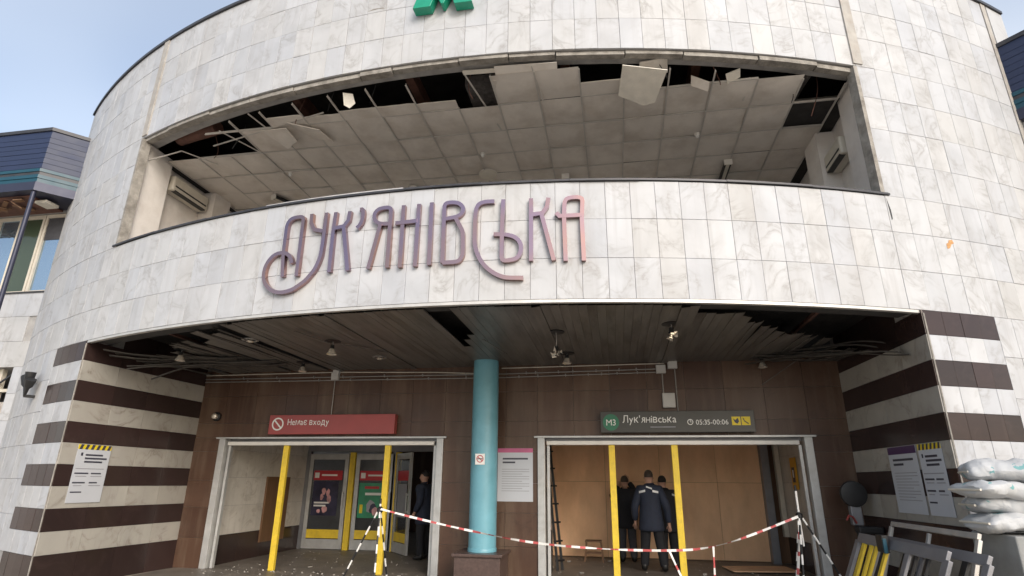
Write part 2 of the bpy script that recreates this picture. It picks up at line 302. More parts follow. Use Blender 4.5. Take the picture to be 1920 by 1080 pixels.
def link(name, data, parent=None):
    o = bpy.data.objects.new(name, data); COL.objects.link(o)
    if parent is not None:
        o.parent = parent
        if parent.get('_w'): pass
        o.matrix_parent_inverse = INV.get(parent.name, Matrix.Identity(4))
        INV[o.name] = Matrix.Identity(4) if o.name not in INV else INV[o.name]
    return o
INV = {}
def thing(name, label, cat, loc=(0, 0, 0), rotz=0.0, group=None, local=False):
    """Empty at the thing's base. local=False: its parts are given in world coordinates."""
    o = bpy.data.objects.new(name, None); COL.objects.link(o); o.empty_display_size = 0.2
    o.location = loc; o.rotation_euler = (0, 0, rotz); o['label'] = label; o['category'] = cat
    if group: o['group'] = group
    INV[o.name] = Matrix.Identity(4) if local else (Matrix.Translation(Vector(loc)) @ Matrix.Rotation(rotz, 4, 'Z')).inverted()
    return o
def tag(o, label, cat, group=None):
    o['label'] = label; o['category'] = cat
    if group: o['group'] = group
    return o
def inst(name, me, parent, loc=(0, 0, 0), rot=(0, 0, 0), scale=None):
    o = link(name, me, parent); o.location = loc; o.rotation_euler = rot
    if scale: o.scale = scale
    return o
def text_mesh(s, size, extrude=0.003, bold=0.0, align='LEFT'):
    c = bpy.data.curves.new('text', 'FONT'); c.body = s; c.size = size; c.extrude = extrude; c.offset = bold; c.align_x = align; c.resolution_u = 8
    t = bpy.data.objects.new('text', c); COL.objects.link(t)
    bpy.context.view_layer.update()
    dg = bpy.context.evaluated_depsgraph_get(); me = bpy.data.meshes.new_from_object(t.evaluated_get(dg))
    bpy.data.objects.remove(t); bpy.data.curves.remove(c)
    return me
GLY = {}
def glyph(ch, size):
    """outline of one letter as (verts, faces); two letters whose built-in outline fills badly are made from their Latin twins"""
    if (ch, size) in GLY: return GLY[(ch, size)]
    src, mir, sy, sx = ch, False, 1.0, 1.0
    if ch == 'я': src, mir, sy, sx = 'R', True, 0.745, 0.80
    if ch == 'ь': src, sy = 'b', 0.745
    if ch == 'н': src, sy, sx = 'H', 0.745, 0.80
    src = {'е': 'e', 'і': 'i', 'с': 'c', 'а': 'a', 'у': 'y', 'о': 'o', 'х': 'x', 'М': 'M', 'Н': 'H', '’': "'"}.get(src, src)
    me = text_mesh(src, size, 0.002, 0.0); vs_ = [v.co.copy() for v in me.vertices]; fs = [tuple(p.vertices) for p in me.polygons]
    lo = min(v.x for v in vs_); 
    for v in vs_: v.x = (v.x-lo)*sx; v.y *= sy
    w_ = max(v.x for v in vs_)
    if mir:
        for v in vs_: v.x = w_-v.x
        fs = [f[::-1] for f in fs]
    GLY[(ch, size)] = (vs_, fs, w_); bpy.data.meshes.remove(me); return GLY[(ch, size)]
def text_part(s, size, loc, m, parent, name='lettering', rot=(math.pi/2, 0, 0), width=None, align='LEFT'):
    x = 0.0; V, F = [], []
    for ch in s:
        if ch == ' ': x += size*0.28; continue
        vs_, fs, w_ = glyph(ch, size); o0 = len(V)
        V += [(v.x+x, v.y, v.z) for v in vs_]; F += [tuple(o0+i for i in f) for f in fs]; x += w_+size*0.10
    x -= size*0.10; sc = width/x if width else 1.0; off = -x*sc/2 if align == 'CENTER' else 0.0
    me = bpy.data.meshes.new(name); me.from_pydata([(a*sc+off, b_, c) for a, b_, c in V], [], F); me.materials.append(m); me.update()
    o = link(name, me, parent); o.location = loc; o.rotation_euler = rot
    return o

# ------------------------------------------------------------------ the building's measures
XC, YC, RD = -2.3, 23.68, 16.9          # drum axis and radius
D = 10.846                              # back wall of the portal
SM, S0 = 0.3294, 0.4953                 # stripe height, base height
Z0, RH, W = 3.789, 0.55, 1.1238         # fascia bottom, tile row height, tile width in degrees
ZS, ZT, ZP = Z0+3*RH, Z0+7*RH, Z0+11*RH # sill, lintel, parapet
PH_O, PH_E = 19*W, 31*W                 # loggia opening, end of the drum
def DP(phi, r, z):
    a = R_(phi); return Vector((XC+r*math.sin(a), YC-r*math.cos(a), z))

# ------------------------------------------------------------------ ground
g = MB().add([(-900, -900, 0), (900, -900, 0), (900, 900, 0), (-900, 900, 0)], [(0, 1, 2, 3)]).build('pavement', M['pave']); g['kind'] = 'structure'
fl = MB().box(-8.44, 3.9, 8.02, 22.0, -0.05, 0.006).build('entrance_floor', M['floor']); fl['kind'] = 'structure'

# ------------------------------------------------------------------ the rotunda
pav = thing('metro_pavilion', 'round white marble station building with open loggia above a recessed striped entrance', 'building', (XC, 12.0, 0))
wall = MB()
wall.arc(-PH_E, PH_E, RD-0.34, RD-0.02, ZT+0.005, ZP-0.004)
wall.arc(-PH_O-0.2, PH_O+0.2, RD-0.34, RD-0.02, Z0+0.004, ZS-0.004)
for q in (-1, 1):
    wall.arc(q*PH_E, q*(PH_O+1.6), RD-0.34, RD-0.021, Z0+0.002, ZT-0.002)
    wall.arc(q*(PH_O+1.62), q*(PH_O+0.1), RD-0.12, RD-0.0215, ZS-0.002, ZT-0.002)
    wall.arc(q*(PH_O+1.62), q*(PH_O+0.1), RD-0.34, RD-0.0215, Z0+0.002, ZS-0.0025)
wall.arc(-PH_E, -23.3, RD-0.34, RD-0.023, 0, Z0-0.002); wall.arc(-23.31, -21.99, RD-0.05, RD-0.022, 0, Z0-0.003)
wall.arc(23.3, PH_E, RD-0.34, RD-0.023, 0, Z0-0.002); wall.arc(21.99, 23.31, RD-0.05, RD-0.022, 0, Z0-0.003)
drum = wall.build('drum_wall', M['mortar'], pav)
# marble tiles: one mesh shared, each tile turned about the drum axis
GAP = 0.0022
gd = math.degrees(GAP/RD)
def tile_mesh(name, wdeg, h, m):
    a = wdeg/2-gd; b = MB(); bev = 0.003; bd = math.degrees(bev/RD)
    def q(p, r, z): v = DP(p, r, z); return (v.x-XC, v.y-YC, z)
    lo, hi = GAP, h-GAP
    vs_ = [q(-a, RD-0.03, lo), q(a, RD-0.03, lo), q(a, RD-0.03, hi), q(-a, RD-0.03, hi),
           q(-a, RD-bev*0.6, lo), q(a, RD-bev*0.6, lo), q(a, RD-bev*0.6, hi), q(-a, RD-bev*0.6, hi),
           q(-a+bd, RD, lo+bev), q(a-bd, RD, lo+bev), q(a-bd, RD, hi-bev), q(-a+bd, RD, hi-bev)]
    fs = [(0, 1, 5, 4), (1, 2, 6, 5), (2, 3, 7, 6), (3, 0, 4, 7), (4, 5, 9, 8), (5, 6, 10, 9), (6, 7, 11, 10), (7, 4, 8, 11), (8, 9, 10, 11)]
    return b.add(vs_, fs).mesh(name, m)
T_MAIN = tile_mesh('marble_tile', W, RH, M['marble'])
rest = []                                # tiles beyond the 300 that show largest
def put_tile(mesh, phi, z, single, name='marble_tile'):
    jr = random.uniform(-0.0025, 0.0025)
    if single: 
        o = inst(name, mesh, drum, (XC+jr*math.sin(R_(phi)), YC-jr*math.cos(R_(phi)), z), (0, 0, R_(phi)))
    else: rest.append((mesh, phi, z, jr))
for k in range(11):
    for j in range(-31, 31):
        phi = (j+0.5)*W
        if 3 <= k <= 6 and -19 <= j < 19: continue
        if j >= 29: continue
        z = Z0+k*RH
        centre = -19 <= j < 19
        single = (centre and (k <= 2 or k in (7, 8))) or (j >= 19 and k <= 9)
        put_tile(T_MAIN, phi, z, single)
T_LOW = tile_mesh('marble_tile', (PH_E-26.1)/8, RH, M['marble'])
for s in (-1, 1):
    for k in range(1, 8):
        for j in range(8):
            z = Z0-k*RH
            if z < 0: continue
            put_tile(T_LOW, s*(26.1+(j+0.5)*(PH_E-26.1)/8), z, False)
b = MB(); rnds = []
for me, phi, z, jr in rest:
    rot = Matrix.Translation((XC+jr*math.sin(R_(phi)), YC-jr*math.cos(R_(phi)), z)) @ Matrix.Rotation(R_(phi), 4, 'Z')
    b.add([rot @ v.co for v in me.vertices], [tuple(p.vertices) for p in me.polygons]); rnds += [random.random()]*len(me.polygons)
me = bpy.data.meshes.new('marble_tiles'); me.from_pydata(b.v, [], b.f); me.materials.append(M['marble'])
at = me.attributes.new('rnd', 'FLOAT', 'FACE'); at.data.foreach_set('value', rnds); me.update()
o = link('marble_cladding', me, drum); o['kind'] = 'stuff'
# pier stripes on the curved face and on the inner sides
T_STR = {c: tile_mesh('stripe_slab', 4.12/4, SM, M[c]) for c in ('granite', 'marble')}
for s in (-1, 1):
    for k in range(10):
        c = 'granite' if k % 2 == 1 else 'marble'
        for j in range(4):
            put_tile(T_STR[c], s*(21.98+(j+0.5)*4.12/4), S0+k*SM, True, 'stripe_slab')
    for j in range(4):
        phi = s*(21.98+(j+0.5)*4.12/4)
        bs = tile_mesh('base_slab', 4.12/4, S0, M['granite']) if j == 0 and s == -1 else bs
        put_tile(bs, phi, 0, True, 'base_slab')
for s, xf, yf, xb in ((-1, -8.62, 8.01, -8.49), (1, 4.02, 7.98, 3.93)):
    a, c = Vector((xf, yf, 0)), Vector((xb, D-0.005, 0)); dr = (c-a); ln = dr.length; dr.normalize()
    nrm = Vector((dr.y, -dr.x, 0))*(1 if s == -1 else -1)     # towards the entrance
    cs = (a+dr*0.33-nrm*0.3, a+dr*0.02, c, c-nrm*0.3); bk = MB().hexa(list(cs)+[p+Vector((0, 0, Z0-0.06)) for p in cs]); cs = (a+dr*0.5-nrm*0.3, a+dr*0.5, c, c-nrm*0.3); bk.hexa([p+Vector((0, 0, Z0-0.058)) for p in cs]+[p+Vector((0, 0, Z0+0.3)) for p in cs])
    side = bk.build('pier_side', M['mortar'], pav)
    def slab(h, m, l):
        e = 0.003; bb = MB()
        return bb.box(e, l-e, 0, 0.02, e*0.6, h-e*0.6).mesh('stripe_slab', m)
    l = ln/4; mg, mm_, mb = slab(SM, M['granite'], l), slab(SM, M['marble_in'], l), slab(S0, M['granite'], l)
    ang = math.atan2(dr.y, dr.x)
    for k in range(-1, 11):
        for j in range(4):
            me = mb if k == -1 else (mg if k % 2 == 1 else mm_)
            p = a+dr*l*j+nrm*(0.002+random.uniform(0, 0.003))
            if s == -1: p = p+nrm*0.02
            # slab thickness runs to local +y; sits on the wall face
            z = 0.0 if k == -1 else S0+k*SM
            if k == 10: me = mg
            if k == 10 and j == 0: continue
            inst('stripe_slab', me, side, (p.x, p.y, z), (0, 0, ang))
    MB().box(xf-0.008, xf+0.008, yf-0.008, yf+0.008, 0.0, Z0-0.05).build('corner_strip', M['concrete'], pav)
# parapet cap, seams, flashing, trims
MB().arc(-PH_E, PH_E, RD-0.40, RD+0.035, ZP+0.002, ZP+0.06).build('parapet_cap', M['flash'], pav)
MB().arc(-21.38, -20.85, RD-0.05, RD+0.022, ZT+0.03, ZP+0.001).build('seam_strip', M['seam'], pav)
MB().arc(21.2, 21.75, RD-0.05, RD+0.022, ZT+0.03, ZP+0.001).build('seam_strip', M['seam'], pav)
MB().arc(32.62, 33.05, RD-0.05, RD+0.012, 3.3, ZP+0.001).build('seam_strip', M['seam'], pav)
MB().arc(33.22, PH_E, RD-0.05, RD+0.006, 3.3, ZP+0.001).build('end_strip', M['marble'], pav)
sf = MB()
ph = -PH_O-0.25
while ph < PH_O+0.2:
    st = random.uniform(2.6, 4.4); e = min(ph+st, PH_O+0.25); dz = random.uniform(0, 0.012)
    sf.arc(ph, e, RD-0.36, RD+0.03+random.uniform(-0.006, 0.012), ZS+0.002+dz, ZS+0.03+dz); ph = e
sf.build('sill_flashing', M['flash'], pav)
MB().arc(-9.2, -1.6, RD-0.07, RD-0.01, ZS+0.044, ZS+0.07).build('window_rail', M['trim'], pav)
MB().arc(-2.6, 5.4, RD-0.14, RD-0.08, ZS+0.044, ZS+0.085).build('window_rail', M['white'], pav)
# lintel underside: broken strips of trim
lt = MB(); ph = -PH_O
while ph < PH_O:
    st = random.uniform(1.8, 4.2); e = min(ph+st, PH_O); dz = random.uniform(-0.02, 0.02); r1 = RD-random.uniform(0.015, 0.05)
    lt.arc(ph+0.03, e-0.03, RD-0.15, r1, ZT-0.075+dz, ZT-0.012+dz*0.4); ph = e
lt.build('lintel_trim', M['concrete'], pav)
for s in (-1, 1):
    MB().arc(s*(PH_O-0.20), s*(PH_O+0.02), RD-0.14, RD+0.012, ZS+0.04, ZT-0.02).build('jamb_trim', M['concrete'], pav)
MB().arc(-21.95, 21.95, RD-0.07, RD-0.006, Z0-0.04, Z0-0.002).build('fascia_trim', M['trim'], pav)
def patch(phi0, z0, pts, name, m, pr=0.004):
    vs_ = [DP(phi0+math.degrees(x/RD), RD+pr, z0+z) for x, z in pts]; MB().add(vs_, [tuple(range(len(pts)))]).build(name, M[m], pav)
patch(24.3, 4.72, [(0, 0), (0.05, 0.02), (0.09, 0.08), (0.14, 0.10), (0.12, 0.15), (0.06, 0.14), (0.04, 0.10), (0.0, 0.08)], 'rust_stain', 'rust_orange')
patch(21.45, 5.06, [(0.0, 0.0), (0.02, 0.03), (0.02, 0.16), (-0.015, 0.34), (-0.005, 0.12)], 'crack', 'black')
patch(-4.5, 8.78, [(0, 0), (0.2, 0.02), (0.3, 0.0), (0.28, 0.03), (0.1, 0.04)], 'crack', 'concrete')
MB().arc(-21.9, 21.9, RD-0.36, RD-0.072, Z0-0.012, Z0+0.001).build('fascia_shade_liner', M['dark'], pav)  # added dark liner: shade of the soffit void put into its colour
# roof and floor slabs keep the sun out
def disc(z0, z1, r, y1, name, m):
    poly = [(DP(p, r, 0).x, DP(p, r, 0).y) for p in [(-PH_E)+i*PH_E*2/40 for i in range(41)]]+[(8.6, y1), (-13.2, y1)]
    return MB().prism(poly, 'z', z0, z1).build(name, m, pav)
disc(8.9, 9.2, RD-0.35, 24.0, 'roof_slab', M['dark'])
disc(4.15, 4.42, RD-0.35, 24.0, 'floor_slab', M['dark'])
MB().box(-13.2, 8.6, 11.6, 11.9, 4.42, 8.9).build('loggia_back_wall', M['plaster'], pav)
MB().box(-13.2, 8.6, 20.0, 24.0, 0, 8.9).build('rear_wall', M['plaster'], pav)
# loggia side walls with return piers
MB().box(-8.50, -8.43, 8.02, 8.72, 4.42, 7.62).box(-9.2, -8.46, 8.62, 8.721, 4.42, 7.62).box(-9.3, -8.62, 8.72, 11.6, 4.42, 7.545).box(-8.62, -8.28, 9.85, 10.35, 4.42, 7.5).build('loggia_side_wall', M['plaster'], pav)
MB().box(3.84, 3.91, 8.02, 8.72, 4.42, 7.62).box(3.89, 4.6, 8.62, 8.721, 4.42, 7.62).box(4.02, 4.7, 8.72, 11.6, 4.42, 7.545).box(3.72, 4.02, 9.5, 10.1, 4.42, 7.5).build('loggia_side_wall', M['plaster'], pav)
# hanging ceiling of the loggia
ZC = 7.5
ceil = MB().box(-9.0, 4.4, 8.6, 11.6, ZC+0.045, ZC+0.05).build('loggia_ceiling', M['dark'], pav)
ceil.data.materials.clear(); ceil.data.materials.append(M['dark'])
PX, PY, X0, Y0 = 0.675, 0.72, -9.06, 7.1
missing = set()
def cell(i, j): return X0+i*PX, Y0+j*PY
pm = [MB().box(0.008, PX-0.008, 0.008, PY-0.008, 0, 0.018).mesh('ceiling_panel', M['panel']) for _ in range(1)][0]
def sag(amp):
    n = 4; vs_ = []; fs = []
    for j in range(n+1):
        for i in range(n+1):
            u, v = i/n, j/n; vs_.append((0.008+u*(PX-0.016), 0.008+v*(PY-0.016), -amp*16*u*(1-u)*v*(1-v)))
    for j in range(n):
        for i in range(n): a = j*(n+1)+i; fs.append((a, a+1, a+n+2, a+n+1))
    me = bpy.data.meshes.new('ceiling_panel'); me.from_pydata(vs_, [], fs); me.materials.append(M['panel'])
    me.polygons.foreach_set('use_smooth', [True]*len(me.polygons)); return me
sags = [sag(0.02), sag(0.035), sag(0.05)]
NI, NJ = 20, 7
void = {(i, j) for i in range(0, 4) for j in (0, 1)} | {(4, 0), (10, 0), (14, 0), (15, 0), (18, 0), (19, 0), (18, 1), (19, 1), (18, 2), (19, 2)}
half = {(5, 0), (6, 0), (7, 0), (8, 0), (9, 0), (16, 0), (17, 0), (13, 0)}
for i in range(NI):
    for j in range(NJ):
        x, y = cell(i, j); cx, cy = x+PX/2, y+PY/2
        if cy+PY/2 > 11.6 or x < -9.0 or x+PX > 4.3: continue
        front = YC-math.sqrt((RD-0.30)**2-(cx-XC)**2)
        if y+0.15 < front: 
            if y+PY*0.55 < front: continue
        if (i, j) in void: continue
        if (i, j) in half:   # broken off at the front edge
            fr = random.uniform(0.56, 0.74) if i < 10 else random.uniform(0.45, 0.6)
            top = [(0.008, PY-0.008), (PX-0.008, PY-0.008)]
            edge = [(PX-0.008-(PX-0.016)*t/5, PY*fr+random.uniform(-0.008, 0.008)) for t in range(6)]
            me = MB().prism(top+edge, 'z', 0, 0.015).mesh('ceiling_panel', M['panel'])
            inst('ceiling_panel', me, ceil, (x, y, ZC-random.uniform(0, 0.015)), (random.uniform(-0.02, 0.02), 0, 0)); continue
        me = random.choice(sags) if random.random() < 0.8 else pm
        tilt = (random.uniform(-0.012, 0.012), random.uniform(-0.012, 0.012), random.uniform(-0.004, 0.004))
        inst('ceiling_panel', me, ceil, (x, y, ZC+random.uniform(-0.008, 0.004)), tilt)
# cracked, dangling and folded panels
def shard(poly, loc, rot, m='panel', t=0.014, name='ceiling_panel'):
    me = MB().prism(poly, 'z', 0, t).mesh(name, M[m]); return inst(name, me, ceil, loc, rot)
shard([(0, 0), (0.66, 0.03), (0.60, 0.62), (0.44, 0.70), (0.02, 0.55)], (0.36, 7.12, 7.44), (R_(-14), R_(6), R_(8)), 'panel_core')
shard([(0, 0), (0.42, 0.02), (0.46, 0.3), (0.2, 0.34), (0.0, 0.22)], (0.62, 7.25, 7.56), (R_(-12), R_(-12), R_(5)))
shard([(0, 0), (0.6, 0.05), (0.5, 0.4), (0.1, 0.55)], (-5.95, 7.85, 7.47), (R_(-7), R_(9), R_(-18)))
shard([(0, 0), (0.55, 0.1), (0.62, 0.55), (0.05, 0.5)], (-5.35, 7.70, 7.47), (R_(8), R_(12), R_(6)))
shard([(0, 0), (0.16, 0.02), (0.20, 0.17), (0.11, 0.25), (0.02, 0.2)], (-4.05, 7.12, 7.50), (R_(-70), 0, R_(10)), 'panel_core')
shard([(0, 0), (0.64, 0.02), (0.62, 0.56), (0.02, 0.5)], (-1.60, 7.2, 7.48), (R_(3), R_(-5), R_(2)))
shard([(0, 0), (0.3, 0.05), (0.33, 0.2), (0.05, 0.16)], (1.40, 7.62, 7.52), (R_(-25), R_(10), R_(12)))
shard([(0, 0), (0.22, 0.0), (0.2, 0.14), (0.0, 0.18)], (1.92, 7.70, 7.54), (R_(-25), R_(-14), R_(-10)), 'panel_core')
shard([(0, 0), (0.9, 0.03), (0.92, 0.10), (0.0, 0.08)], (-2.05, 7.02, 7.57), (R_(-8), 0, R_(1)), 'panel_core')
shard([(0, 0), (0.95, 0.0), (0.95, 0.14), (0.0, 0.16)], (-1.55, 6.99, 7.56), (R_(-15), R_(2), R_(1)))
# grid bars (T-profiles) of the ceiling
gb = MB().box(0, PX, -0.012, 0.012, -0.004, 0.004).box(0, PX, -0.002, 0.002, 0.004, 0.035).mesh('grid_bar', M['tbar'])
gl = MB().box(-0.012, 0.012, 0, PY, -0.004, 0.004).box(-0.002, 0.002, 0, PY, 0.004, 0.035).mesh('grid_bar', M['tbar'])
for i in range(NI):
    for j in range(NJ-1):
        x, y = cell(i, j)
        front = YC-math.sqrt((RD-0.25)**2-(x-XC)**2)
        if x < -8.9 or x > 4.2: continue
        if i < 3 and j < 2: continue
        if y+PY-max(y, front) > 0.12 and not ((i, j) in void and random.random() < 0.45 and i < 17):
            inst('grid_bar', gl, ceil, (x, max(y, front), ZC-0.012), (random.uniform(-0.01, 0.01), 0, 0), (1, min(1, (y+PY-max(y, front))/PY), 1))
        if j > 0 and (random.random() < 0.75) and x+PX < 4.2 and y > max(front, YC-math.sqrt((RD-0.25)**2-(x+PX-XC)**2))+0.1:
            inst('grid_bar', gb, ceil, (x, y, ZC-0.012), (0, random.uniform(-0.008, 0.008), 0))
def loosebar(a, b): MB().bar(a, b, 0.024, 0.012).build('grid_bar', M['tbar'], ceil)
loosebar((-8.45, 8.15, 7.28), (-7.85, 8.25, 7.50)); loosebar((-7.85, 8.25, 7.50), (-7.45, 8.75, 7.47))
loosebar((-6.7, 7.75, 7.49), (-6.35, 8.55, 7.48)); loosebar((-7.1, 8.15, 7.47), (-4.6, 7.55, 7.49)); loosebar((-5.95, 7.45, 7.55), (-5.7, 8.4, 7.48))
loosebar((2.3, 7.85, 7.55), (2.28, 8.3, 7.46)); loosebar((2.4, 8.05, 7.52), (2.95, 8.25, 7.55)); loosebar((-2.05, 7.05, 7.58), (-1.72, 8.5, 7.47)); loosebar((-0.98, 7.02, 7.52), (-0.9, 7.8, 7.47))
# what shows in the void above
MB().tube([(-7.95, 8.25, 7.78), (-7.0, 8.05, 7.80)], 0.13, 14).build('air_duct', M['rust'], pav)
MB().box(-2.15, -1.55, 7.55, 8.2, 7.72, 7.9).build('insulation_block', M['wool'], pav)
MB().tube([(3.3, 8.25, 7.9), (3.25, 8.7, 7.95), (3.2, 9.5, 7.9)], [0.11, 0.13, 0.12], 12).build('air_duct', M['wool'], pav)
MB().box(2.7, 4.2, 8.95, 9.05, 7.62, 7.85).build('steel_beam', M['concrete'], pav)
for x in (-5.4, -3.2, -0.6, 1.5): MB().box(x, x+0.14, YC-math.sqrt((RD-0.42)**2-(x-XC)**2)+0.1, 11.6, 8.0, 8.25).build('steel_beam', M['rust'], pav)

for k, (x, y, z, L_) in enumerate(((-7.3, 8.35, 7.9, 0.55), (-6.6, 8.1, 7.9, 0.6), (-5.1, 7.65, 7.85, 0.42), (-3.6, 7.35, 7.85, 0.40), (-1.95, 7.4, 7.9, 0.6), (0.95, 7.45, 7.85, 0.45), (1.75, 7.75, 7.85, 0.42), (2.95, 8.3, 7.9, 0.6), (3.4, 8.5, 7.9, 0.7), (-4.4, 7.45, 7.85, 0.38))):
    pts = [(x+0.10*math.sin(k+2.2*t), y+0.06*math.sin(2*k+3*t), z-L_*t-0.05*math.sin(3.1*t)) for t in [q/8 for q in range(9)]]
    MB().tube(pts, 0.007, 6).build('dangling_wire', M['black'] if k % 2 else M['rust'], ceil)
# portal back wall with granite tiles
bw = MB().box(-8.49, -7.89, D, D+0.22, 0, 3.78).box(-3.20, -1.41, D, D+0.22, 0, 3.78).box(3.30, 3.93, D, D+0.22, 0, 3.78).box(-7.89, -3.20, D, D+0.22, 2.41, 3.78).box(-1.41, 3.30, D, D+0.22, 2.41, 3.78)
bw.box(-13, -8.49, D+0.02, D+0.2, 0, 4.2).box(3.93, 8.6, D+0.02, D+0.2, 0, 4.2)
backwall = bw.build('back_wall', M['mortar'], pav)
gtm = {}
def gtile(x0, x1, z0, z1):
    key = (round(x1-x0, 3), round(z1-z0, 3))
    if key not in gtm: gtm[key] = MB().box(0.0025, x1-x0-0.0025, -0.02, 0.0, 0.0025, z1-z0-0.0025).mesh('granite_tile', M['brown'])
    inst('granite_tile', gtm[key], backwall, (x0, D-0.001+random.uniform(-0.002, 0), z0))
rows = [(0, 0.54), (0.54, 1.09), (1.09, 1.59), (1.59, 2.14), (2.14, 2.41), (2.41, 2.69), (2.69, 3.24), (3.24, 3.77)]
for z0, z1 in rows:
    gtile(-8.47, -7.89, z0, z1); gtile(3.30, 3.91, z0, z1)
    for q in range(3): gtile(-3.20+q*1.79/3, -3.20+(q+1)*1.79/3, z0, z1)
    if z0 >= 2.4:
        for q in range(7): gtile(-7.89+q*0.67, -7.89+(q+1)*0.67, z0, z1); gtile(-1.41+q*4.71/7, -1.41+(q+1)*4.71/7, z0, z1)

# soffit of narrow metal slats running front to back
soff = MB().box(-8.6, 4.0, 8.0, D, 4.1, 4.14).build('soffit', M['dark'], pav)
for x in (-7.4, -5.3, -3.4, -1.2, 0.9, 2.9): MB().box(x, x+0.05, YC-math.sqrt((RD-0.40)**2-(x-XC)**2)+0.1, D, 3.93, 3.98).build('hanger_rail', M['rust'], soff)
SW = 0.118; nsl = int(12.4/SW); ZSO = 3.735
def slat_mesh(l, curl=0.0, twist=0.0, n=6):
    vs_ = []; fs = []
    for i in range(n+1):
        t = i/n; y = l*t; dz = -curl*max(0, 1-t)**2; tw = twist*(1-t); h = SW/2-0.0012
        for dx, z in ((-h, 0.016), (-h, 0), (h, 0), (h, 0.016)):
            vs_.append((dx*math.cos(tw)-z*math.sin(tw), y, dz+dx*math.sin(tw)+z*math.cos(tw)))
    for i in range(n):
        for k in range(3): fs.append((i*4+k, i*4+k+1, (i+1)*4+k+1, (i+1)*4+k))
    me = bpy.data.meshes.new('slat'); me.from_pydata(vs_, [], fs); me.materials.append(M['slat']); return me
shared = {}
for i in range(nsl):
    x = -8.42+SW*(i+0.5)
    front = YC-math.sqrt((RD-0.09)**2-(x-XC)**2)+0.01
    z = ZSO+random.uniform(-0.002, 0.002)+0.004*math.sin(i*0.7); curl = 0; twist = 0; y1 = D-0.03
    if x > 1.1:                                           # torn away along a ragged diagonal
        cut = 7.25+(x-1.1)*0.86+random.uniform(-0.10, 0.12)
        if 1.15 < x < 1.8: cut = front+0.12+random.uniform(0, 0.2)
        if x > 3.55: cut = 9.7+random.uniform(-0.1, 0.2)
        front = max(front, cut); z -= max(0, x-2.0)*0.03; curl = random.uniform(0, 0.05) if x < 2.3 else random.uniform(0.0, 0.12); twist = random.uniform(-0.3, 0.3) if x > 1.6 else 0
        if random.random() < 0.10: continue
    if -2.36 < x < -2.08: front = 8.2+abs(x+2.08)*3+random.uniform(-0.1, 0.1)
    if x < -5.6:
        front = max(front, 7.2+(-5.6-x)*0.62+random.uniform(-0.1, 0.5)); curl = random.uniform(0, 0.06); twist = random.uniform(-0.5, 0.5)
        if x < -7.3: curl = random.uniform(0.02, 0.10); z -= (-7.3-x)*0.05
        if random.random() < 0.22: continue
    if random.random() < 0.05 and -5.5 < x < 1: z -= 0.02; twist = 0.12
    l = y1-front
    if l < 0.3: continue
    inst('slat', slat_mesh(l, curl, twist), soff, (x, front, z))
# slats hanging loose at the two ends
def loose(pts, w_=0.07):
    vs_ = []; fs = []
    for i, p in enumerate(pts):
        p = Vector(p); d = (Vector(pts[min(i+1, len(pts)-1)])-Vector(pts[max(i-1, 0)])).normalized()
        sdv = d.cross(Vector((0, 0, 1))).normalized()*w_/2
        vs_ += [p-sdv+Vector((0, 0, 0.012)), p-sdv, p+sdv, p+sdv+Vector((0, 0, 0.012))]
    for i in range(len(pts)-1):
        for k in range(3): fs.append((i*4+k, i*4+k+1, (i+1)*4+k+1, (i+1)*4+k))
    me = bpy.data.meshes.new('slat'); me.from_pydata(vs_, [], fs); me.materials.append(M['slat_dirty']); link('slat', me, soff)
def bend(a, b, sagz, n=12):
    a, b = Vector(a), Vector(b); ph_ = random.uniform(0, 6.28); return [a.lerp(b, i/n)+Vector((0.05*math.sin(ph_+3*i/n), 0.10*math.sin(ph_+4.2*i/n), -sagz*(1-i/n)**2-0.05*math.sin(math.pi*i/n)*math.cos(ph_)-0.02*math.sin(9*i/n+ph_))) for i in range(n+1)]
for k in range(7):
    y = 8.25+k*0.18+random.uniform(-0.05, 0.05)
    loose(bend((-8.45, y, 3.72-random.uniform(0, 0.08)), (-6.3+random.uniform(-0.6, 0.3), 9.3+k*0.12, 3.70), random.uniform(0.02, 0.16)), random.uniform(0.07, 0.12))
for k in range(3):
    loose(bend((-8.40+0.12*k, 8.55+0.18*k, 3.66), (-6.2, 9.9+0.1*k, 3.70), 0.18+0.09*k), 0.06)
for k in range(9):
    loose(bend((3.90-0.05*k, 8.9+k*0.14, 3.62-random.uniform(0, 0.1)), (2.5+random.uniform(-0.3, 0.4), 10.3+k*0.05, 3.70), random.uniform(0.0, 0.12)), random.uniform(0.05, 0.10))
loose(bend((3.95, 8.35, 3.40), (2.7, 10.3, 3.66), 0.10), 0.10); loose(bend((3.93, 8.6, 3.44), (2.3, 10.5, 3.62), 0.12), 0.09)
MB().tube([(2.55, 10.6, 3.25), (3.2, 10.5, 3.68)], 0.008, 6).build('hanging_cable', M['slat'], soff)
for a, b_ in (((-4.62, 7.6, 3.70), (-4.42, 8.4, 3.68)), ((-1.95, 8.5, 3.70), (-1.75, 9.4, 3.66)), ((-4.3, 8.5, 3.7), (-3.8, 9.2, 3.70))):
    MB().bar(a, b_, 0.03, 0.012).build('hanging_strip', M['slat'], soff)

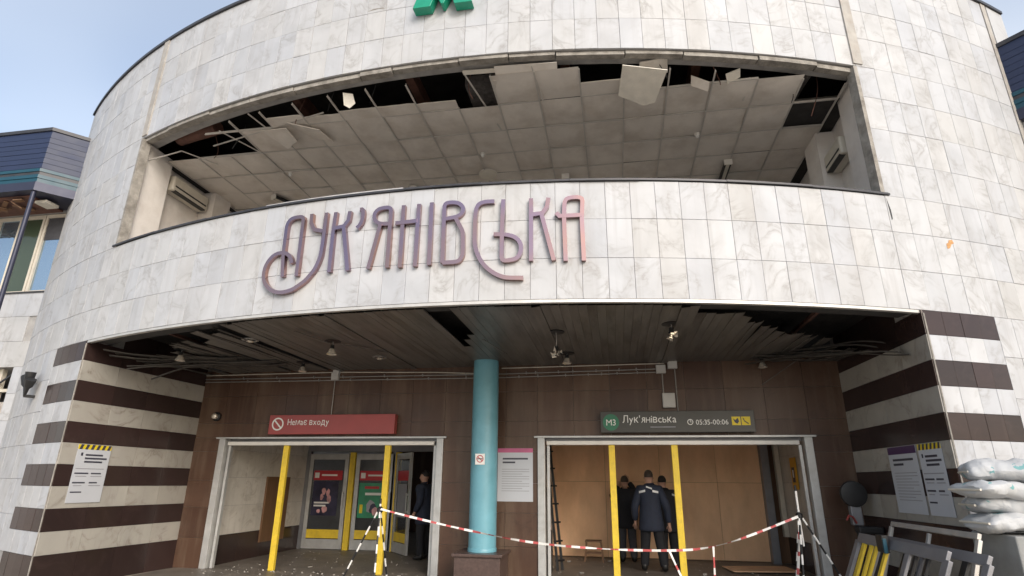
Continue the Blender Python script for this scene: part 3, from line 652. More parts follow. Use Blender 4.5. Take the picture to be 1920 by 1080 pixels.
# vestibules behind the two portals
vest = MB()
vest.box(-8.1, -7.92, D+0.22, 14.6, 0, 2.9).box(-2.9, -2.7, D+0.22, 14.6, 0, 2.9).box(-1.75, -1.55, D+0.22, 14.6, 0, 2.9).box(3.62, 3.8, D+0.22, 14.6, 0, 2.9)
vest.box(-8.1, 3.8, D+0.22, 20.0, 2.72, 2.9).build('vestibule_walls', M['plaster'], pav)
def wallclad(x, face, y0, y1):
    vw = MB().box(min(x, x+face*0.012), max(x, x+face*0.012), y0, y1, 0, 2.7).build('vestibule_side', M['mortar'], pav)
    n = 4; l = (y1-y0)/n
    for z0, z1, m in ((0.0, 0.55, 'granite'), (0.55, 1.1, 'marble_vest_lit'), (1.1, 1.65, 'marble_vest_lit'), (1.65, 2.2, 'marble_vest_lit'), (2.2, 2.7, 'marble_vest_lit')):
        me = MB().box(0, 0.014, 0.003, l-0.003, z0+0.003, z1-0.003).mesh('wall_slab', M[m])
        for q in range(n): inst('wall_slab', me, vw, (x+face*0.012 if face > 0 else x-0.012-0.014, y0+q*l, 0))
wallclad(-7.92, 1, D+0.23, 14.38); wallclad(3.62, -1, D+0.23, 14.35)
MB().box(-7.90, -7.85, 12.65, 13.6, 0.30, 1.68).build('notice_panel', M['wood'], pav)
MB().box(3.55, 3.585, 11.7, 12.2, 0.25, 1.60).build('notice_panel', M['wood'], pav)
# plywood hoarding closing the right portal
hoard = MB().box(-1.55, 3.62, 14.45, 14.6, 0, 2.75).build('hoarding', M['wood'], pav)
xs = [-1.54, -0.28, 0.98, 2.24, 3.20]
for a, c in zip(xs, xs[1:]):
    for z0, z1 in ((0.03, 1.64), (1.645, 2.72)):
        me = MB().box(0.003, c-a-0.003, 0, 0.018, 0, z1-z0).mesh('plywood_sheet', M['ply'])
        inst('plywood_sheet', me, hoard, (a, 14.42-random.uniform(0, 0.012), z0))
MB().box(3.20, 3.36, 14.2, 14.42, 0, 2.72).build('steel_post', M['alu_dark'], hoard)
MB().box(3.48, 3.58, 14.15, 14.3, 0.55, 2.72).build('steel_post', M['window_frame'], hoard)

# portal frames with yellow mullions
def portal(x0, x1, ml):
    fr = MB().box(x0-0.06, x1+0.06, D-0.085, D-0.022, 2.385, 2.415).build('portal_frame', M['alu'], pav)
    for a, c in ((x0, x0+0.13), (x1-0.13, x1)):
        MB().box(a, c, D-0.06, D+0.20, 0.007, 2.383).build('jamb', M['alu'], fr, bevel=0.006)
    for a, c in ((x0+0.16, x0+0.21), (x1-0.21, x1-0.16)):
        MB().box(a, c, D+0.04, D+0.12, 0.007, 2.26).build('inner_jamb', M['alu'], fr, bevel=0.004)
    MB().box(x0+0.135, x1-0.135, D+0.10, D+0.19, 2.335, 2.40).build('track_housing', M['alu_dark'], fr)
    MB().box(x0+0.16, x1-0.20, D-0.01, D+0.09, 2.262, 2.332).build('head_bar', M['white'], fr, bevel=0.008)
    for x in ml:
        MB().box(x-0.055, x+0.055, D+0.0, D+0.075, 0.007, 2.258).build('mullion', M['yellow'], fr, bevel=0.006)
    return fr
portal(-7.89, -3.20, (-6.44, -4.32)); portal(-1.41, 3.30, (-0.075, 1.02))

# glazed doors at the back of the left vestibule
doors = thing('door_set', 'grey aluminium glazed doors with yellow strips at the back of the left vestibule', 'doors', (-6.3, 14.4, 0))
MB().box(-7.9, -2.95, 14.38, 14.48, 2.32, 2.72).build('transom', M['alu_dark'], doors)
for a, c in ((-7.9, -7.80), (-5.55, -5.45)): MB().box(a, c, 14.36, 14.48, 0.007, 2.32).build('frame_post', M['alu_dark'], doors)
for x in (-6.62, -5.40): MB().box(x-0.07, x+0.07, 14.33, 14.41, 0.007, 2.30).build('frame_post', M['yellow'], doors)
MB().box(-4.20, -4.06, 14.3, 14.4, 0.007, 2.32).build('frame_post', M['yellow'], doors)
def leaf(parent, wd, yellow=True):
    """one leaf, hinge at local x=0, lying along +x"""
    lf = MB().box(0, 0.10, 0, 0.05, 0.02, 2.26).box(wd-0.10, wd, 0, 0.05, 0.02, 2.26).box(0.10, wd-0.10, 0, 0.05, 2.12, 2.26).box(0.10, wd-0.10, 0, 0.05, 0.02, 0.24).build('door_leaf', M['alu'], parent)
    MB().box(0.10, wd-0.10, 0.018, 0.028, 0.24, 2.12).build('pane', M['glass_door'], lf)
    MB().box(0.10, wd-0.10, 0.008, 0.016, 0.26, 0.46).build('kick_band', M['yellow'], lf)
    MB().box(wd-0.085, wd-0.045, -0.055, -0.035, 0.9, 1.35).box(wd-0.08, wd-0.05, -0.035, 0, 0.92, 0.96).box(wd-0.08, wd-0.05, -0.035, 0, 1.29, 1.33).build('door_handle', M['alu'], lf)
    return lf
def on_glass(lf, x0, x1, z0, z1, m, y=0.006, name='sticker'):
    return MB().box(x0, x1, y, y+0.006, z0, z1).build(name, M[m], lf)
l1 = leaf(doors, 1.06); l1.location = (-7.79, 14.36, 0)
on_glass(l1, 0.14, 0.92, 1.62, 1.85, 'ink_red'); on_glass(l1, 0.17, 0.29, 1.67, 1.80, 'ink_white', 0.003); on_glass(l1, 0.36, 0.78, 1.72, 1.76, 'ink_white', 0.003)
on_glass(l1, 0.16, 0.84, 0.78, 1.60, 'poster_night'); 
def blob(lf, cx, cz, rx, rz, m, y=0.003, k=11, sd=1):
    rr = random.Random(sd); MB().prism([(cx+rx*rr.uniform(0.7, 1.1)*math.cos(6.283*i/k), cz+rz*rr.uniform(0.7, 1.1)*math.sin(6.283*i/k)) for i in range(k)], 'y', y, y+0.002).build('picture', M[m], lf)
for i, a in enumerate(((0.46, 1.36, 0.06, 0.09), (0.58, 1.32, 0.055, 0.10), (0.42, 1.22, 0.05, 0.09), (0.62, 1.17, 0.06, 0.11), (0.52, 0.93, 0.09, 0.09), (0.36, 0.88, 0.05, 0.05))): blob(l1, *a, 'poster_skin', 0.003-0.0002*i, sd=i)
for q in range(2): on_glass(l1, 0.22, 0.62-0.08*q, 1.06-0.07*q, 1.10-0.07*q, 'ink_white', 0.001)
l2 = leaf(doors, 1.02); l2.location = (-6.52, 14.36, 0)
on_glass(l2, 0.12, 0.88, 1.62, 1.85, 'ink_red'); on_glass(l2, 0.15, 0.27, 1.67, 1.80, 'ink_white', 0.003); on_glass(l2, 0.34, 0.76, 1.72, 1.76, 'ink_white', 0.003)
on_glass(l2, 0.13, 0.86, 0.74, 1.56, 'poster_green')
[blob(l2, 0.46+0.07*i, 1.0-0.05*i, 0.13-0.02*i, 0.16-0.02*i, ('ink_grey', 'poster_night', 'poster_skin')[i], 0.003-0.001*i, sd=20+i) for i in range(3)]; on_glass(l2, 0.30, 0.72, 1.27, 1.33, 'ink_white', 0.003); on_glass(l2, 0.28, 0.66, 1.42, 1.48, 'ink_red', 0.003); on_glass(l2, 0.18, 0.26, 0.85, 1.05, 'ink_yellow', 0.003)
l3 = leaf(doors, 1.0); l3.location = (-5.42, 14.30, 0); l3.rotation_euler = (0, 0, R_(-50))
on_glass(l3, 0.14, 0.86, 1.62, 1.85, 'ink_red'); on_glass(l3, 0.2, 0.8, 0.80, 1.55, 'ink_grey')
MB().box(-7.9, -2.9, 19.9, 20.0, 0, 2.72).build('hall_end_wall', M['brown'], doors)

# ------------------------------------------------------------------ column
colm = thing('column', 'turquoise painted round column standing on a brown stone pedestal', 'column', (-2.3, 10.33, 0))
MB().lathe([(0.235, 0.56), (0.235, 2.0), (0.232, 3.60), (0.228, 3.74)], (-2.3, 10.33, 0), 32).build('shaft', M['blue'], colm, smooth=True)
MB().lathe([(0.245, 0.502), (0.245, 0.55), (0.238, 0.56)], (-2.3, 10.33, 0), 32).build('foot_ring', M['blue'], colm, smooth=True)
MB().box(-2.68, -1.92, 9.95, 10.71, 0.007, 0.45).build('pedestal', M['pedestal'], colm, bevel=0.008)
MB().box(-2.72, -1.88, 9.91, 10.75, 0.452, 0.50).build('pedestal_cap', M['pedestal'], colm, bevel=0.008)

# ------------------------------------------------------------------ station name in copper letters
LET = [[[(-2.17, 4.29), (-2.21, 4.65), (-2.22, 5.08), (-2.19, 5.15), (-2.13, 5.19), (-1.95, 5.19), (-1.94, 4.28)]],
 [[(-1.82, 5.21), (-1.81, 5.07), (-1.75, 4.96), (-1.61, 4.92)], [(-1.58, 5.2), (-1.58, 4.83), (-1.59, 4.54), (-1.65, 4.36), (-1.78, 4.2), (-1.97, 4.08), (-2.15, 4.05), (-2.31, 4.09), (-2.44, 4.2), (-2.5, 4.34), (-2.48, 4.52), (-2.36, 4.65), (-2.2, 4.66), (-2.09, 4.6), (-2.04, 4.48)]],
 [[(-1.43, 5.19), (-1.44, 4.9), (-1.43, 4.29)], [(-1.21, 5.18), (-1.22, 5.04), (-1.28, 4.96), (-1.43, 4.94)], [(-1.28, 4.94), (-1.15, 4.29)]],
 [[(-1.06, 5.19), (-1.01, 5.19), (-1.0, 5.06), (-1.03, 4.96), (-1.08, 4.91)]],
 [[(-0.58, 4.29), (-0.59, 5.18), (-0.76, 5.18), (-0.83, 5.12), (-0.83, 5.01), (-0.75, 4.94), (-0.59, 4.93)], [(-0.73, 4.93), (-0.85, 4.29)]],
 [[(-0.41, 5.19), (-0.4, 4.28)], [(-0.19, 5.19), (-0.19, 4.28)], [(-0.51, 4.93), (-0.4, 4.93), (-0.2, 4.94)]],
 [[(-0.01, 5.2), (0.0, 4.29)]],
 [[(0.18, 4.31), (0.17, 5.18), (0.34, 5.18), (0.43, 5.11), (0.43, 5.02), (0.36, 4.96), (0.19, 4.94)], [(0.33, 4.95), (0.44, 4.74), (0.45, 4.42), (0.42, 4.34), (0.37, 4.31), (0.18, 4.31)]],
 [[(0.85, 5.16), (0.69, 5.16), (0.62, 5.11), (0.6, 4.99), (0.6, 4.56), (0.64, 4.41), (0.72, 4.26), (0.85, 4.14), (1.0, 4.07), (1.24, 4.06)]],
 [[(0.97, 5.18), (0.96, 4.73), (0.96, 4.3), (1.1, 4.31), (1.17, 4.34), (1.21, 4.42), (1.21, 4.53), (1.15, 4.62), (1.03, 4.67), (0.85, 4.68)]],
 [[(1.34, 5.18), (1.34, 4.29)], [(1.57, 5.18), (1.55, 5.05), (1.49, 4.96), (1.35, 4.94)], [(1.48, 4.93), (1.63, 4.29)]],
 [[(1.78, 4.28), (1.77, 4.88), (1.78, 5.12), (1.83, 5.18), (2.02, 5.18), (2.0, 4.88), (2.01, 4.28)], [(1.67, 4.96), (1.71, 4.91), (2.0, 4.92)]]]
sign = thing('station_lettering', 'row of curling copper letters on the marble fascia spelling the station name', 'lettering', DP(0, RD+0.03, 4.0))
def smooth_line(pts, n=3):
    for _ in range(n if len(pts) > 4 else 0):
        q = [pts[0]]
        for a, b_ in zip(pts, pts[1:]):
            d = math.dist(a, b_)
            t = min(0.25, 0.028/max(d, 1e-4)) if d > 0.2 else 0.25
            q += [tuple(a[i]+(b_[i]-a[i])*t for i in (0, 1)), tuple(a[i]+(b_[i]-a[i])*(1-t) for i in (0, 1))]
        q.append(pts[-1]); pts = q
    return pts
def ribbon(mb, pts, w_, r0, r1):
    lf, rg = [], []
    for i, p in enumerate(pts):
        a = Vector(pts[max(i-1, 0)]); c = Vector(pts[min(i+1, len(pts)-1)]); p = Vector(p)
        if 0 < i < len(pts)-1:
            d1 = (p-a).normalized(); d2 = (c-p).normalized(); d = (d1+d2).normalized(); k = 1/max(0.6, d.dot(d2))
        else: d = (c-a).normalized(); k = 1
        nn = Vector((-d.y, d.x))*w_/2*k; lf.append(p+nn); rg.append(p-nn)
    f = lambda q, r: DP(math.degrees(q.x/RD), r, q.y)
    n = len(pts); vs_ = [f(q, r0) for q in lf]+[f(q, r0) for q in rg]+[f(q, r1) for q in lf]+[f(q, r1) for q in rg]
    fs = []
    for i in range(n-1):
        fs += [(2*n+i, 2*n+i+1, 3*n+i+1, 3*n+i), (i, n+i, n+i+1, i+1), (i, i+1, 2*n+i+1, 2*n+i), (n+i, 3*n+i, 3*n+i+1, n+i+1)]
    fs += [(0, 2*n, 3*n, n), (n-1, 2*n-1, 4*n-1, 3*n-1)]
    mb.add(vs_, fs)
for strokes in LET:
    mb = MB()
    for q, s in enumerate(strokes): ribbon(mb, smooth_line(s, 2), 0.055, RD+0.002+0.002*q, RD+0.062+0.0025*q)
    mb.build('letter', M['copper'], sign)
# green emblem above
em = [(-.47, 0), (-.19, 0), (-.115, .25), (-.02, .03), (.02, .03), (.115, .25), (.19, 0), (.47, 0), (.235, .80), (.13, .80), (0, .46), (-.13, .80), (-.235, .80)]
o = MB().prism([(XC+x, 8.50+z) for x, z in em], 'y', YC-RD-0.17, YC-RD-0.008).build('metro_emblem', M['green'], None, bevel=0.006)
tag(o, 'large green letter M emblem on the marble parapet', 'emblem')

# ------------------------------------------------------------------ sign boards over the portals
def ring(mb, cx, cz, y, r, t, n=28):
    vs_ = []; fs = []
    for k in range(n):
        a = 2*math.pi*k/n
        for rr in (r, r-t): vs_ += [(cx+rr*math.cos(a), y, cz+rr*math.sin(a))]
    for k in range(n): fs.append((2*k, 2*k+1, (2*k+3) % (2*n), (2*k+2) % (2*n)))
    mb.add(vs_, fs)
rs = thing('sign_board', 'red sign board with white no-entry symbol above the doors', 'sign', (-5.45, D-0.12, 2.46))
MB().box(-6.76, -4.14, D-0.19, D-0.05, 2.46, 2.83).build('panel', M['red'], rs, bevel=0.006)
MB().box(-6.6, -4.3, D-0.05, D-0.021, 2.5, 2.8).build('bracket', M['sign_dark'], rs)
mb = MB(); ring(mb, -6.57, 2.655, D-0.194, 0.125, 0.028); mb.bar((-6.65, D-0.194, 2.735), (-6.49, D-0.194, 2.575), 0.028, 0.004, (0, 1, 0)); 
mb.build('no_entry_symbol', M['ink_white'], rs)
text_part('Немає входу', 0.17, (-6.36, D-0.194, 2.635), M['ink_white'], rs, width=0.87)
bsn = thing('sign_board', 'charcoal station sign with green disc and opening hours above the plywood', 'sign', (1.07, D-0.12, 2.46))
MB().box(-0.25, 2.38, D-0.19, D-0.05, 2.46, 2.83).build('panel', M['sign_dark'], bsn, bevel=0.006)
MB().box(-0.1, 2.2, D-0.05, D-0.021, 2.5, 2.8).build('bracket', M['black'], bsn)
mb = MB(); mb.lathe([(0.145, 0), (0.145, 0.003)], (-0.065, D-0.195, 2.64), 28, 'y'); mb.build('line_disc', M['green_dk'], bsn)
text_part('М3', 0.15, (-0.065, D-0.199, 2.585), M['ink_white'], bsn, align='CENTER')
text_part('Лук’янівська', 0.18, (0.14, D-0.194, 2.63), M['ink_white'], bsn, width=0.93)
MB().box(0.62, 1.05, D-0.194, D-0.191, 2.545, 2.56).build('subtitle', M['ink_grey'], bsn)
mb = MB(); ring(mb, 1.305, 2.635, D-0.194, 0.05, 0.012); mb.box(1.30, 1.311, D-0.195, D-0.193, 2.635, 2.672).box(1.305, 1.33, D-0.1955, D-0.1935, 2.63, 2.64); mb.build('clock_symbol', M['ink_white'], bsn)
text_part('05:35-00:06', 0.12, (1.40, D-0.194, 2.59), M['ink_white'], bsn, width=0.54)
for x in (2.00, 2.16):
    MB().box(x, x+0.145, D-0.195, D-0.191, 2.575, 2.72).build('yellow_pictogram', M['ink_yellow'], bsn)
MB().add([(2.02, D-0.197, 2.69), (2.06, D-0.197, 2.66), (2.10, D-0.197, 2.70), (2.12, D-0.197, 2.64), (2.09, D-0.197, 2.60), (2.05, D-0.197, 2.62)], [(0, 1, 2, 3, 4, 5)]).build('pictogram_mark', M['ink_dark'], bsn)
MB().bar((2.19, D-0.197, 2.69), (2.21, D-0.197, 2.64), 0.016, 0.002, (0, 1, 0)).bar((2.21, D-0.197, 2.645), (2.27, D-0.197, 2.60), 0.016, 0.002, (0, 1, 0)).build('pictogram_mark', M['ink_dark'], bsn)

# ------------------------------------------------------------------ posters and notices
def poster(name, label, origin, ux, w_, h_, header, lines, group=None, tilt=0.0):
    """flat sheet; origin = top left corner, ux = direction to the right as seen"""
    ux = Vector(ux).normalized(); n = Vector((0, 0, 1)).cross(ux)*-1    # towards the viewer: ux x z
    n = ux.cross(Vector((0, 0, 1)))
    t = bpy.data.objects.new(name, None); COL.objects.link(t); t.empty_display_size = 0.1
    mw = Matrix((ux, -n, Vector((0, 0, 1)))).transposed().to_4x4(); mw.translation = Vector(origin)-Vector((0, 0, h_))
    t.matrix_world = mw @ Matrix.Rotation(tilt, 4, 'Y'); tag(t, label, 'poster' if 'poster' in label else 'notice', group); INV[t.name] = Matrix.Identity(4)
    MB().box(0, w_, -0.004, 0, 0, h_).build('sheet', M['paper'], t)
    hh = header[1]
    if header[0] == 'hazard':
        MB().box(0, w_, -0.006, -0.0045, h_-hh, h_-0.001).build('header_band', M['ink_yellow'], t)
        mb = MB(); k = 6; st = w_/k
        for q in range(k): mb.prism([(q*st+0.02, h_-hh), (q*st+0.02+st*0.5, h_-hh), (min(w_, q*st+st*0.5+0.045), h_-0.001), (q*st+0.045, h_-0.001)], 'y', -0.008, -0.0065)
        mb.build('hazard_stripes', M['ink_dark'], t)['kind'] = 'stuff'
    else: MB().box(0, w_, -0.006, -0.0045, h_-hh, h_-0.001).build('header_band', M[header[0]], t)
    mb, m2 = MB(), MB()
    for (x0, x1, z, th, dark) in lines: (mb if dark else m2).box(x0*w_, x1*w_, -0.006, -0.0045, h_*(1-z)-th/2, h_*(1-z)+th/2)
    if mb.v: mb.build('heading_lines', M['ink_dark'], t)['kind'] = 'stuff'
    if m2.v: m2.build('text_lines', M['ink_grey'], t)['kind'] = 'stuff'
    return t
HZ = [(0.12, 0.18, 0.17, 0.05, True), (0.26, 0.78, 0.18, 0.028, True), (0.26, 0.92, 0.24, 0.028, True), (0.26, 0.80, 0.30, 0.028, True), (0.06, 0.9, 0.42, 0.012, False),
      (0.06, 0.46, 0.50, 0.022, True), (0.54, 0.84, 0.50, 0.022, True), (0.10, 0.42, 0.55, 0.012, False), (0.54, 0.88, 0.55, 0.012, False), (0.06, 0.42, 0.66, 0.022, True), (0.54, 0.78, 0.66, 0.022, True),
      (0.10, 0.34, 0.71, 0.012, False), (0.54, 0.9, 0.71, 0.014, False), (0.06, 0.38, 0.82, 0.02, True)]
PL = [(0.14, 0.86, 0.20, 0.03, True), (0.14, 0.5, 0.27, 0.03, True)]+[(0.12, 0.9-0.2*(q % 3 == 2), 0.40+0.045*q, 0.010, False) for q in range(10)]
dL = Vector((-8.49+8.62, D-8.01, 0))
poster('wall_poster', 'white hazard-striped notice poster taped to the striped pier beside the no-entry doors', (-8.575, 8.28, 2.13), dL, 0.62, 0.90, ('hazard', 0.075), HZ)
dR = -Vector((3.93-4.02, D-7.98, 0))
poster('wall_poster', 'white notice poster with hazard-striped header on the pier by the sandbags', (3.964, 8.74, 2.13), dR, 0.55, 0.88, ('hazard', 0.075), HZ)
poster('wall_poster', 'white notice poster with dark purple header on the pier by the sandbags', (3.937, 9.58, 2.13), dR, 0.78, 0.88, ('ink_purple', 0.10), PL)
poster('information_board', 'white information notice with pink header on the wall beside the turquoise column', (-2.15, D-0.03, 2.20), (1, 0, 0), 0.65, 0.92, ('ink_pink', 0.075), PL)
ns = thing('no_smoking_sticker', 'small white no-smoking sticker on the turquoise column', 'sticker', (-2.32, 10.085, 1.89))
MB().box(-2.405, -2.235, 10.083, 10.087, 1.89, 2.07).build('sheet', M['ink_white'], ns)
mb = MB(); ring(mb, -2.32, 1.985, 10.081, 0.062, 0.014); mb.bar((-2.365, 10.081, 2.025), (-2.275, 10.081, 1.945), 0.014, 0.003, (0, 1, 0)); mb.build('ban_symbol', M['ink_red'], ns)
MB().box(-2.375, -2.275, 10.0795, 10.0825, 1.978, 1.992).build('cigarette', M['ink_dark'], ns)
vn = thing('vertical_sign', 'narrow amber vertical sign on the vestibule wall beside the plywood', 'sign', (3.57, 13.14, 1.52))
MB().box(3.555, 3.58, 12.96, 13.32, 1.52, 2.14).build('sheet', M['ink_amber'], vn)
MB().box(3.550, 3.554, 13.05, 13.23, 1.66, 1.95).build('lettering', M['ink_dark'], vn)
MB().box(3.547, 3.5495, 13.10, 13.18, 1.75, 1.90).build('lettering', M['ink_white'], vn)

# ------------------------------------------------------------------ conduits and junction boxes
for (x0, z0, x1, z1, lab) in ((-8.45, 3.60, -2.1, 3.58, 'upper'), (-8.45, 3.54, -2.1, 3.51, 'lower'), (-2.1, 3.58, 0.83, 3.61, 'upper'), (-2.1, 3.51, 0.83, 3.55, 'lower')):
    pc = thing('conduit', '%s thin galvanised conduit of the pair running along the wall %s' % (lab, 'over the red sign' if x0 < -3 else 'over the pink-headed notice'), 'conduit', (x0, D-0.05, z0), group='conduits on the portal wall')
    n = 8; MB().tube([(x0+(x1-x0)*i/n, D-0.05, z0+(z1-z0)*i/n-0.012*math.sin(math.pi*(i % 2))) for i in range(n+1)], 0.011, 8).build('pipe', M['steel_pipe'], pc, smooth=True)
    for i in range(1, n):
        x = x0+(x1-x0)*i/n+(0.08 if lab == 'lower' else 0); z = z0+(z1-z0)*i/n
        x += random.uniform(-0.12, 0.12); MB().box(x-0.010, x+0.010, D-0.066, D-0.022, z-0.016, z+0.03).build('clip', M['steel_pipe'], pc)
o = MB().tube([(-2.1, D-0.05, 3.69), (-0.5, D-0.05, 3.70), (0.95, D-0.05, 3.71)], 0.009, 8).build('cable', M['offwhite']); tag(o, 'single pale cable under the soffit right of the turquoise column', 'cable')
o = MB().tube([(-8.45, D-0.05, 3.68), (-5.5, D-0.05, 3.69), (-3.4, D-0.05, 3.64), (-2.6, D-0.05, 3.60)], 0.009, 8).build('cable', M['offwhite']); tag(o, 'single pale cable under the soffit left of the turquoise column', 'cable')
def jbox(x, z, w_, h_, lab):
    t = thing('junction_box', lab, 'junction box', (x, D-0.05, z-h_/2))
    MB().box(x-w_/2, x+w_/2, D-0.105, D-0.022, z-h_/2, z+h_/2).build('case', M['box_grey'], t, bevel=0.006)
    MB().box(x-w_/2+0.012, x+w_/2-0.012, D-0.113, D-0.1055, z-h_/2+0.012, z+h_/2-0.012).build('cover', M['box_grey'], t)
jbox(-5.52, 3.60, 0.15, 0.14, 'square grey junction box above the red sign'); jbox(-5.50, 3.70, 0.13, 0.07, 'flat grey box tucked under the soffit above the red sign')
jbox(0.88, 3.60, 0.17, 0.15, 'lower grey junction box of two above the charcoal sign'); jbox(1.09, 3.68, 0.17, 0.15, 'upper grey junction box of two above the charcoal sign')
jbox(0.98, 3.03, 0.22, 0.26, 'tall grey switch box just above the charcoal sign')
for (x, z0, z1, lab) in ((-5.53, 2.83, 3.53, 'short vertical conduit dropping to the red sign'), (0.90, 3.16, 3.525, 'vertical conduit between the lower junction box and the tall switch box'), (1.13, 2.83, 3.605, 'vertical conduit dropping from the upper junction box to the charcoal sign')):
    o = MB().tube([(x, D-0.045, z0), (x, D-0.045, (z0+z1)/2), (x, D-0.045, z1)], 0.012, 8).build('drop_conduit', M['steel_pipe'], smooth=True); tag(o, lab, 'conduit')

# ------------------------------------------------------------------ lamps of the soffit
def soffit_lamp(x, y, label, drop=0.06, kind='spot', group=None):
    t = thing('soffit_lamp', label, 'lamp', (x, y, ZSO-drop-0.1), group=group)
    if kind == 'ring':
        mb = MB(); mb.lathe([(0.13, 0), (0.13, -0.015), (0.105, -0.022), (0.09, -0.012), (0.09, 0)], (x, y, ZSO), 20); mb.build('ring', M['steel_pipe'], t, smooth=True)
        MB().lathe([(0.03, -0.002), (0.06, -0.03), (0.035, -0.05)], (x, y, ZSO), 12).build('bulb', M['lampglass'], t, smooth=True)
        return
    MB().lathe([(0.12, 0.012), (0.13, -0.006), (0.05, -0.008)], (x, y, ZSO-0.004), 18).build('mount_hole', M['black'], t)
    MB().tube([(x, y, ZSO), (x+0.008, y, ZSO-drop/2), (x, y, ZSO-drop)], 0.006, 6).build('wire', M['steel_pipe'], t)
    MB().lathe([(0.03, 0.0), (0.032, -0.05), (0.045, -0.07)], (x, y, ZSO-drop), 12).build('socket', M['black'], t, smooth=True)
    if kind == 'broken':
        mb = MB()
        for k in range(9):
            a = random.uniform(0, 6.28); p = Vector((x+0.05*math.cos(a), y+0.05*math.sin(a), ZSO-drop-0.07-random.uniform(0, 0.1)))
            q = [p+Vector((random.uniform(-.06, .06), random.uniform(-.06, .06), random.uniform(-.06, .06))) for _ in range(3)]
            mb.add([p]+q, [(0, 1, 2), (0, 2, 3), (0, 3, 1), (1, 3, 2)])
        mb.build('broken_reflector', M['lampglass'], t)
    else: MB().lathe([(0.04, -0.06), (0.055, -0.10), (0.085, -0.15), (0.078, -0.152), (0.03, -0.12)], (x, y, ZSO-drop), 16).build('reflector', M['lampglass'], t, smooth=True)
soffit_lamp(-7.32, 8.62, 'small reflector lamp hanging among the torn slats at the left pier', 0.05)
soffit_lamp(-5.69, 8.12, 'round ring downlight flush in the soffit on the no-entry side', 0, 'ring')
soffit_lamp(-4.41, 8.40, 'reflector lamp on a wire above the left end of the red sign, nearer the fascia', 0.07)
soffit_lamp(-5.78, 9.95, 'small reflector lamp near the wall left of the junction box over the red sign', 0.03)
soffit_lamp(-4.14, 9.69, 'flush ring downlight above the right end of the red sign', 0, 'ring')
soffit_lamp(-0.80, 8.30, 'broken lamp dangling on a long wire beside the turquoise column', 0.22, 'broken')
soffit_lamp(-0.76, 9.80, 'small reflector lamp near the wall right of the turquoise column', 0.03)
soffit_lamp(0.84, 8.05, 'shattered bright lamp under a hole above the charcoal sign', 0.06, 'broken')
soffit_lamp(2.61, 9.15, 'round ring downlight hanging beside the torn right end of the soffit', 0.0, 'ring')
soffit_lamp(2.62, 10.65, 'reflector lamp hanging by the wall at the right end of the soffit', 0.02)
wl = thing('wall_lamp', 'small dark bulkhead lamp on the wall at the corner beside the red sign', 'lamp', (-8.05, D-0.02, 2.75))
MB().lathe([(0.09, 0), (0.09, -0.05), (0.06, -0.07)], (-8.05, D-0.021, 2.83), 14, 'y').build('housing', M['black'], wl, smooth=True)
MB().lathe([(0.06, -0.06), (0.055, -0.12), (0.02, -0.14)], (-8.05, D-0.021, 2.83), 14, 'y').build('glass', M['lampglass'], wl, smooth=True)

# ------------------------------------------------------------------ fittings inside the loggia
def aircon(x, s, y0, y1, z0, z1, label):
    t = thing('air_conditioner', label, 'air conditioner', (x, (y0+y1)/2, z0))
    a, c = (x, x+0.24) if s > 0 else (x-0.24, x)
    f = c if s > 0 else a
    MB().box(a, c, y0, y1, z0, z1).build('case', M['offwhite'], t, bevel=0.03)
    MB().box(f-0.09, f+0.004*s if s > 0 else f+0.09, y0+0.06, y1-0.06, z0-0.004, z0+0.02).build('outlet', M['black'], t) if s > 0 else MB().box(f-0.004, f+0.09, y0+0.06, y1-0.06, z0-0.004, z0+0.02).build('outlet', M['black'], t)
    MB().box(min(f, f+0.006*s), max(f, f+0.006*s), y0+0.05, y1-0.05, z0+0.09, z0+0.12).build('louvre', M['black'], t)
aircon(-8.62, 1, 8.80, 9.80, 7.02, 7.34, 'cream air conditioner in the loggia under the large missing ceiling area')
aircon(4.02, -1, 8.80, 9.50, 6.66, 6.98, 'cream wall air conditioner in the loggia beside the reveal on the sandbag side')
def tubelamp(a, b_, label):
    t = thing('tube_lamp', label, 'lamp', a)
    a, b_ = Vector(a), Vector(b_)
    MB().bar(a, b_, 0.13, 0.06).build('housing', M['black'], t); MB().bar(a+(b_-a)*0.03-Vector((0, 0, 0.035)), b_-Vector((0, 0, 0.035)), 0.06, 0.02).build('tube', M['offwhite'], t)
    d = (b_-a).normalized(); MB().bar(a-d*0.03, a, 0.15, 0.11).build('end_cap', M['white'], t)
tubelamp((-0.74, 10.2, 7.42), (-0.76, 11.3, 7.42), 'dark tube lamp on the loggia ceiling above the last letters')
tubelamp((2.36, 10.15, 7.42), (2.36, 11.3, 7.42), 'dark tube lamp on the loggia ceiling towards the right air conditioner')
tubelamp((-7.05, 10.1, 7.42), (-6.6, 11.0, 7.42), 'dark tube lamp on the loggia ceiling above the first letters')
tubelamp((-3.94, 10.2, 7.42), (-3.94, 11.2, 7.42), 'dark tube lamp on the loggia ceiling hidden by the window rail')
for x, y, lab in ((-6.22, 9.31, 'small white ceiling detector beside the gap over the first letters'), (-2.22, 9.22, 'small white ceiling detector over the middle letters'), (1.68, 9.19, 'small white ceiling detector to the right of the lettering')):
    t = thing('ceiling_detector', lab, 'detector', (x, y, 7.40)); 
    MB().lathe([(0.05, 0), (0.05, -0.02), (0.035, -0.035)], (x, y, ZC-0.004), 12).build('base', M['white'], t, smooth=True); MB().lathe([(0.03, -0.03), (0.032, -0.07), (0.015, -0.085)], (x, y, ZC-0.004), 12).build('sensor', M['ink_white'], t, smooth=True)
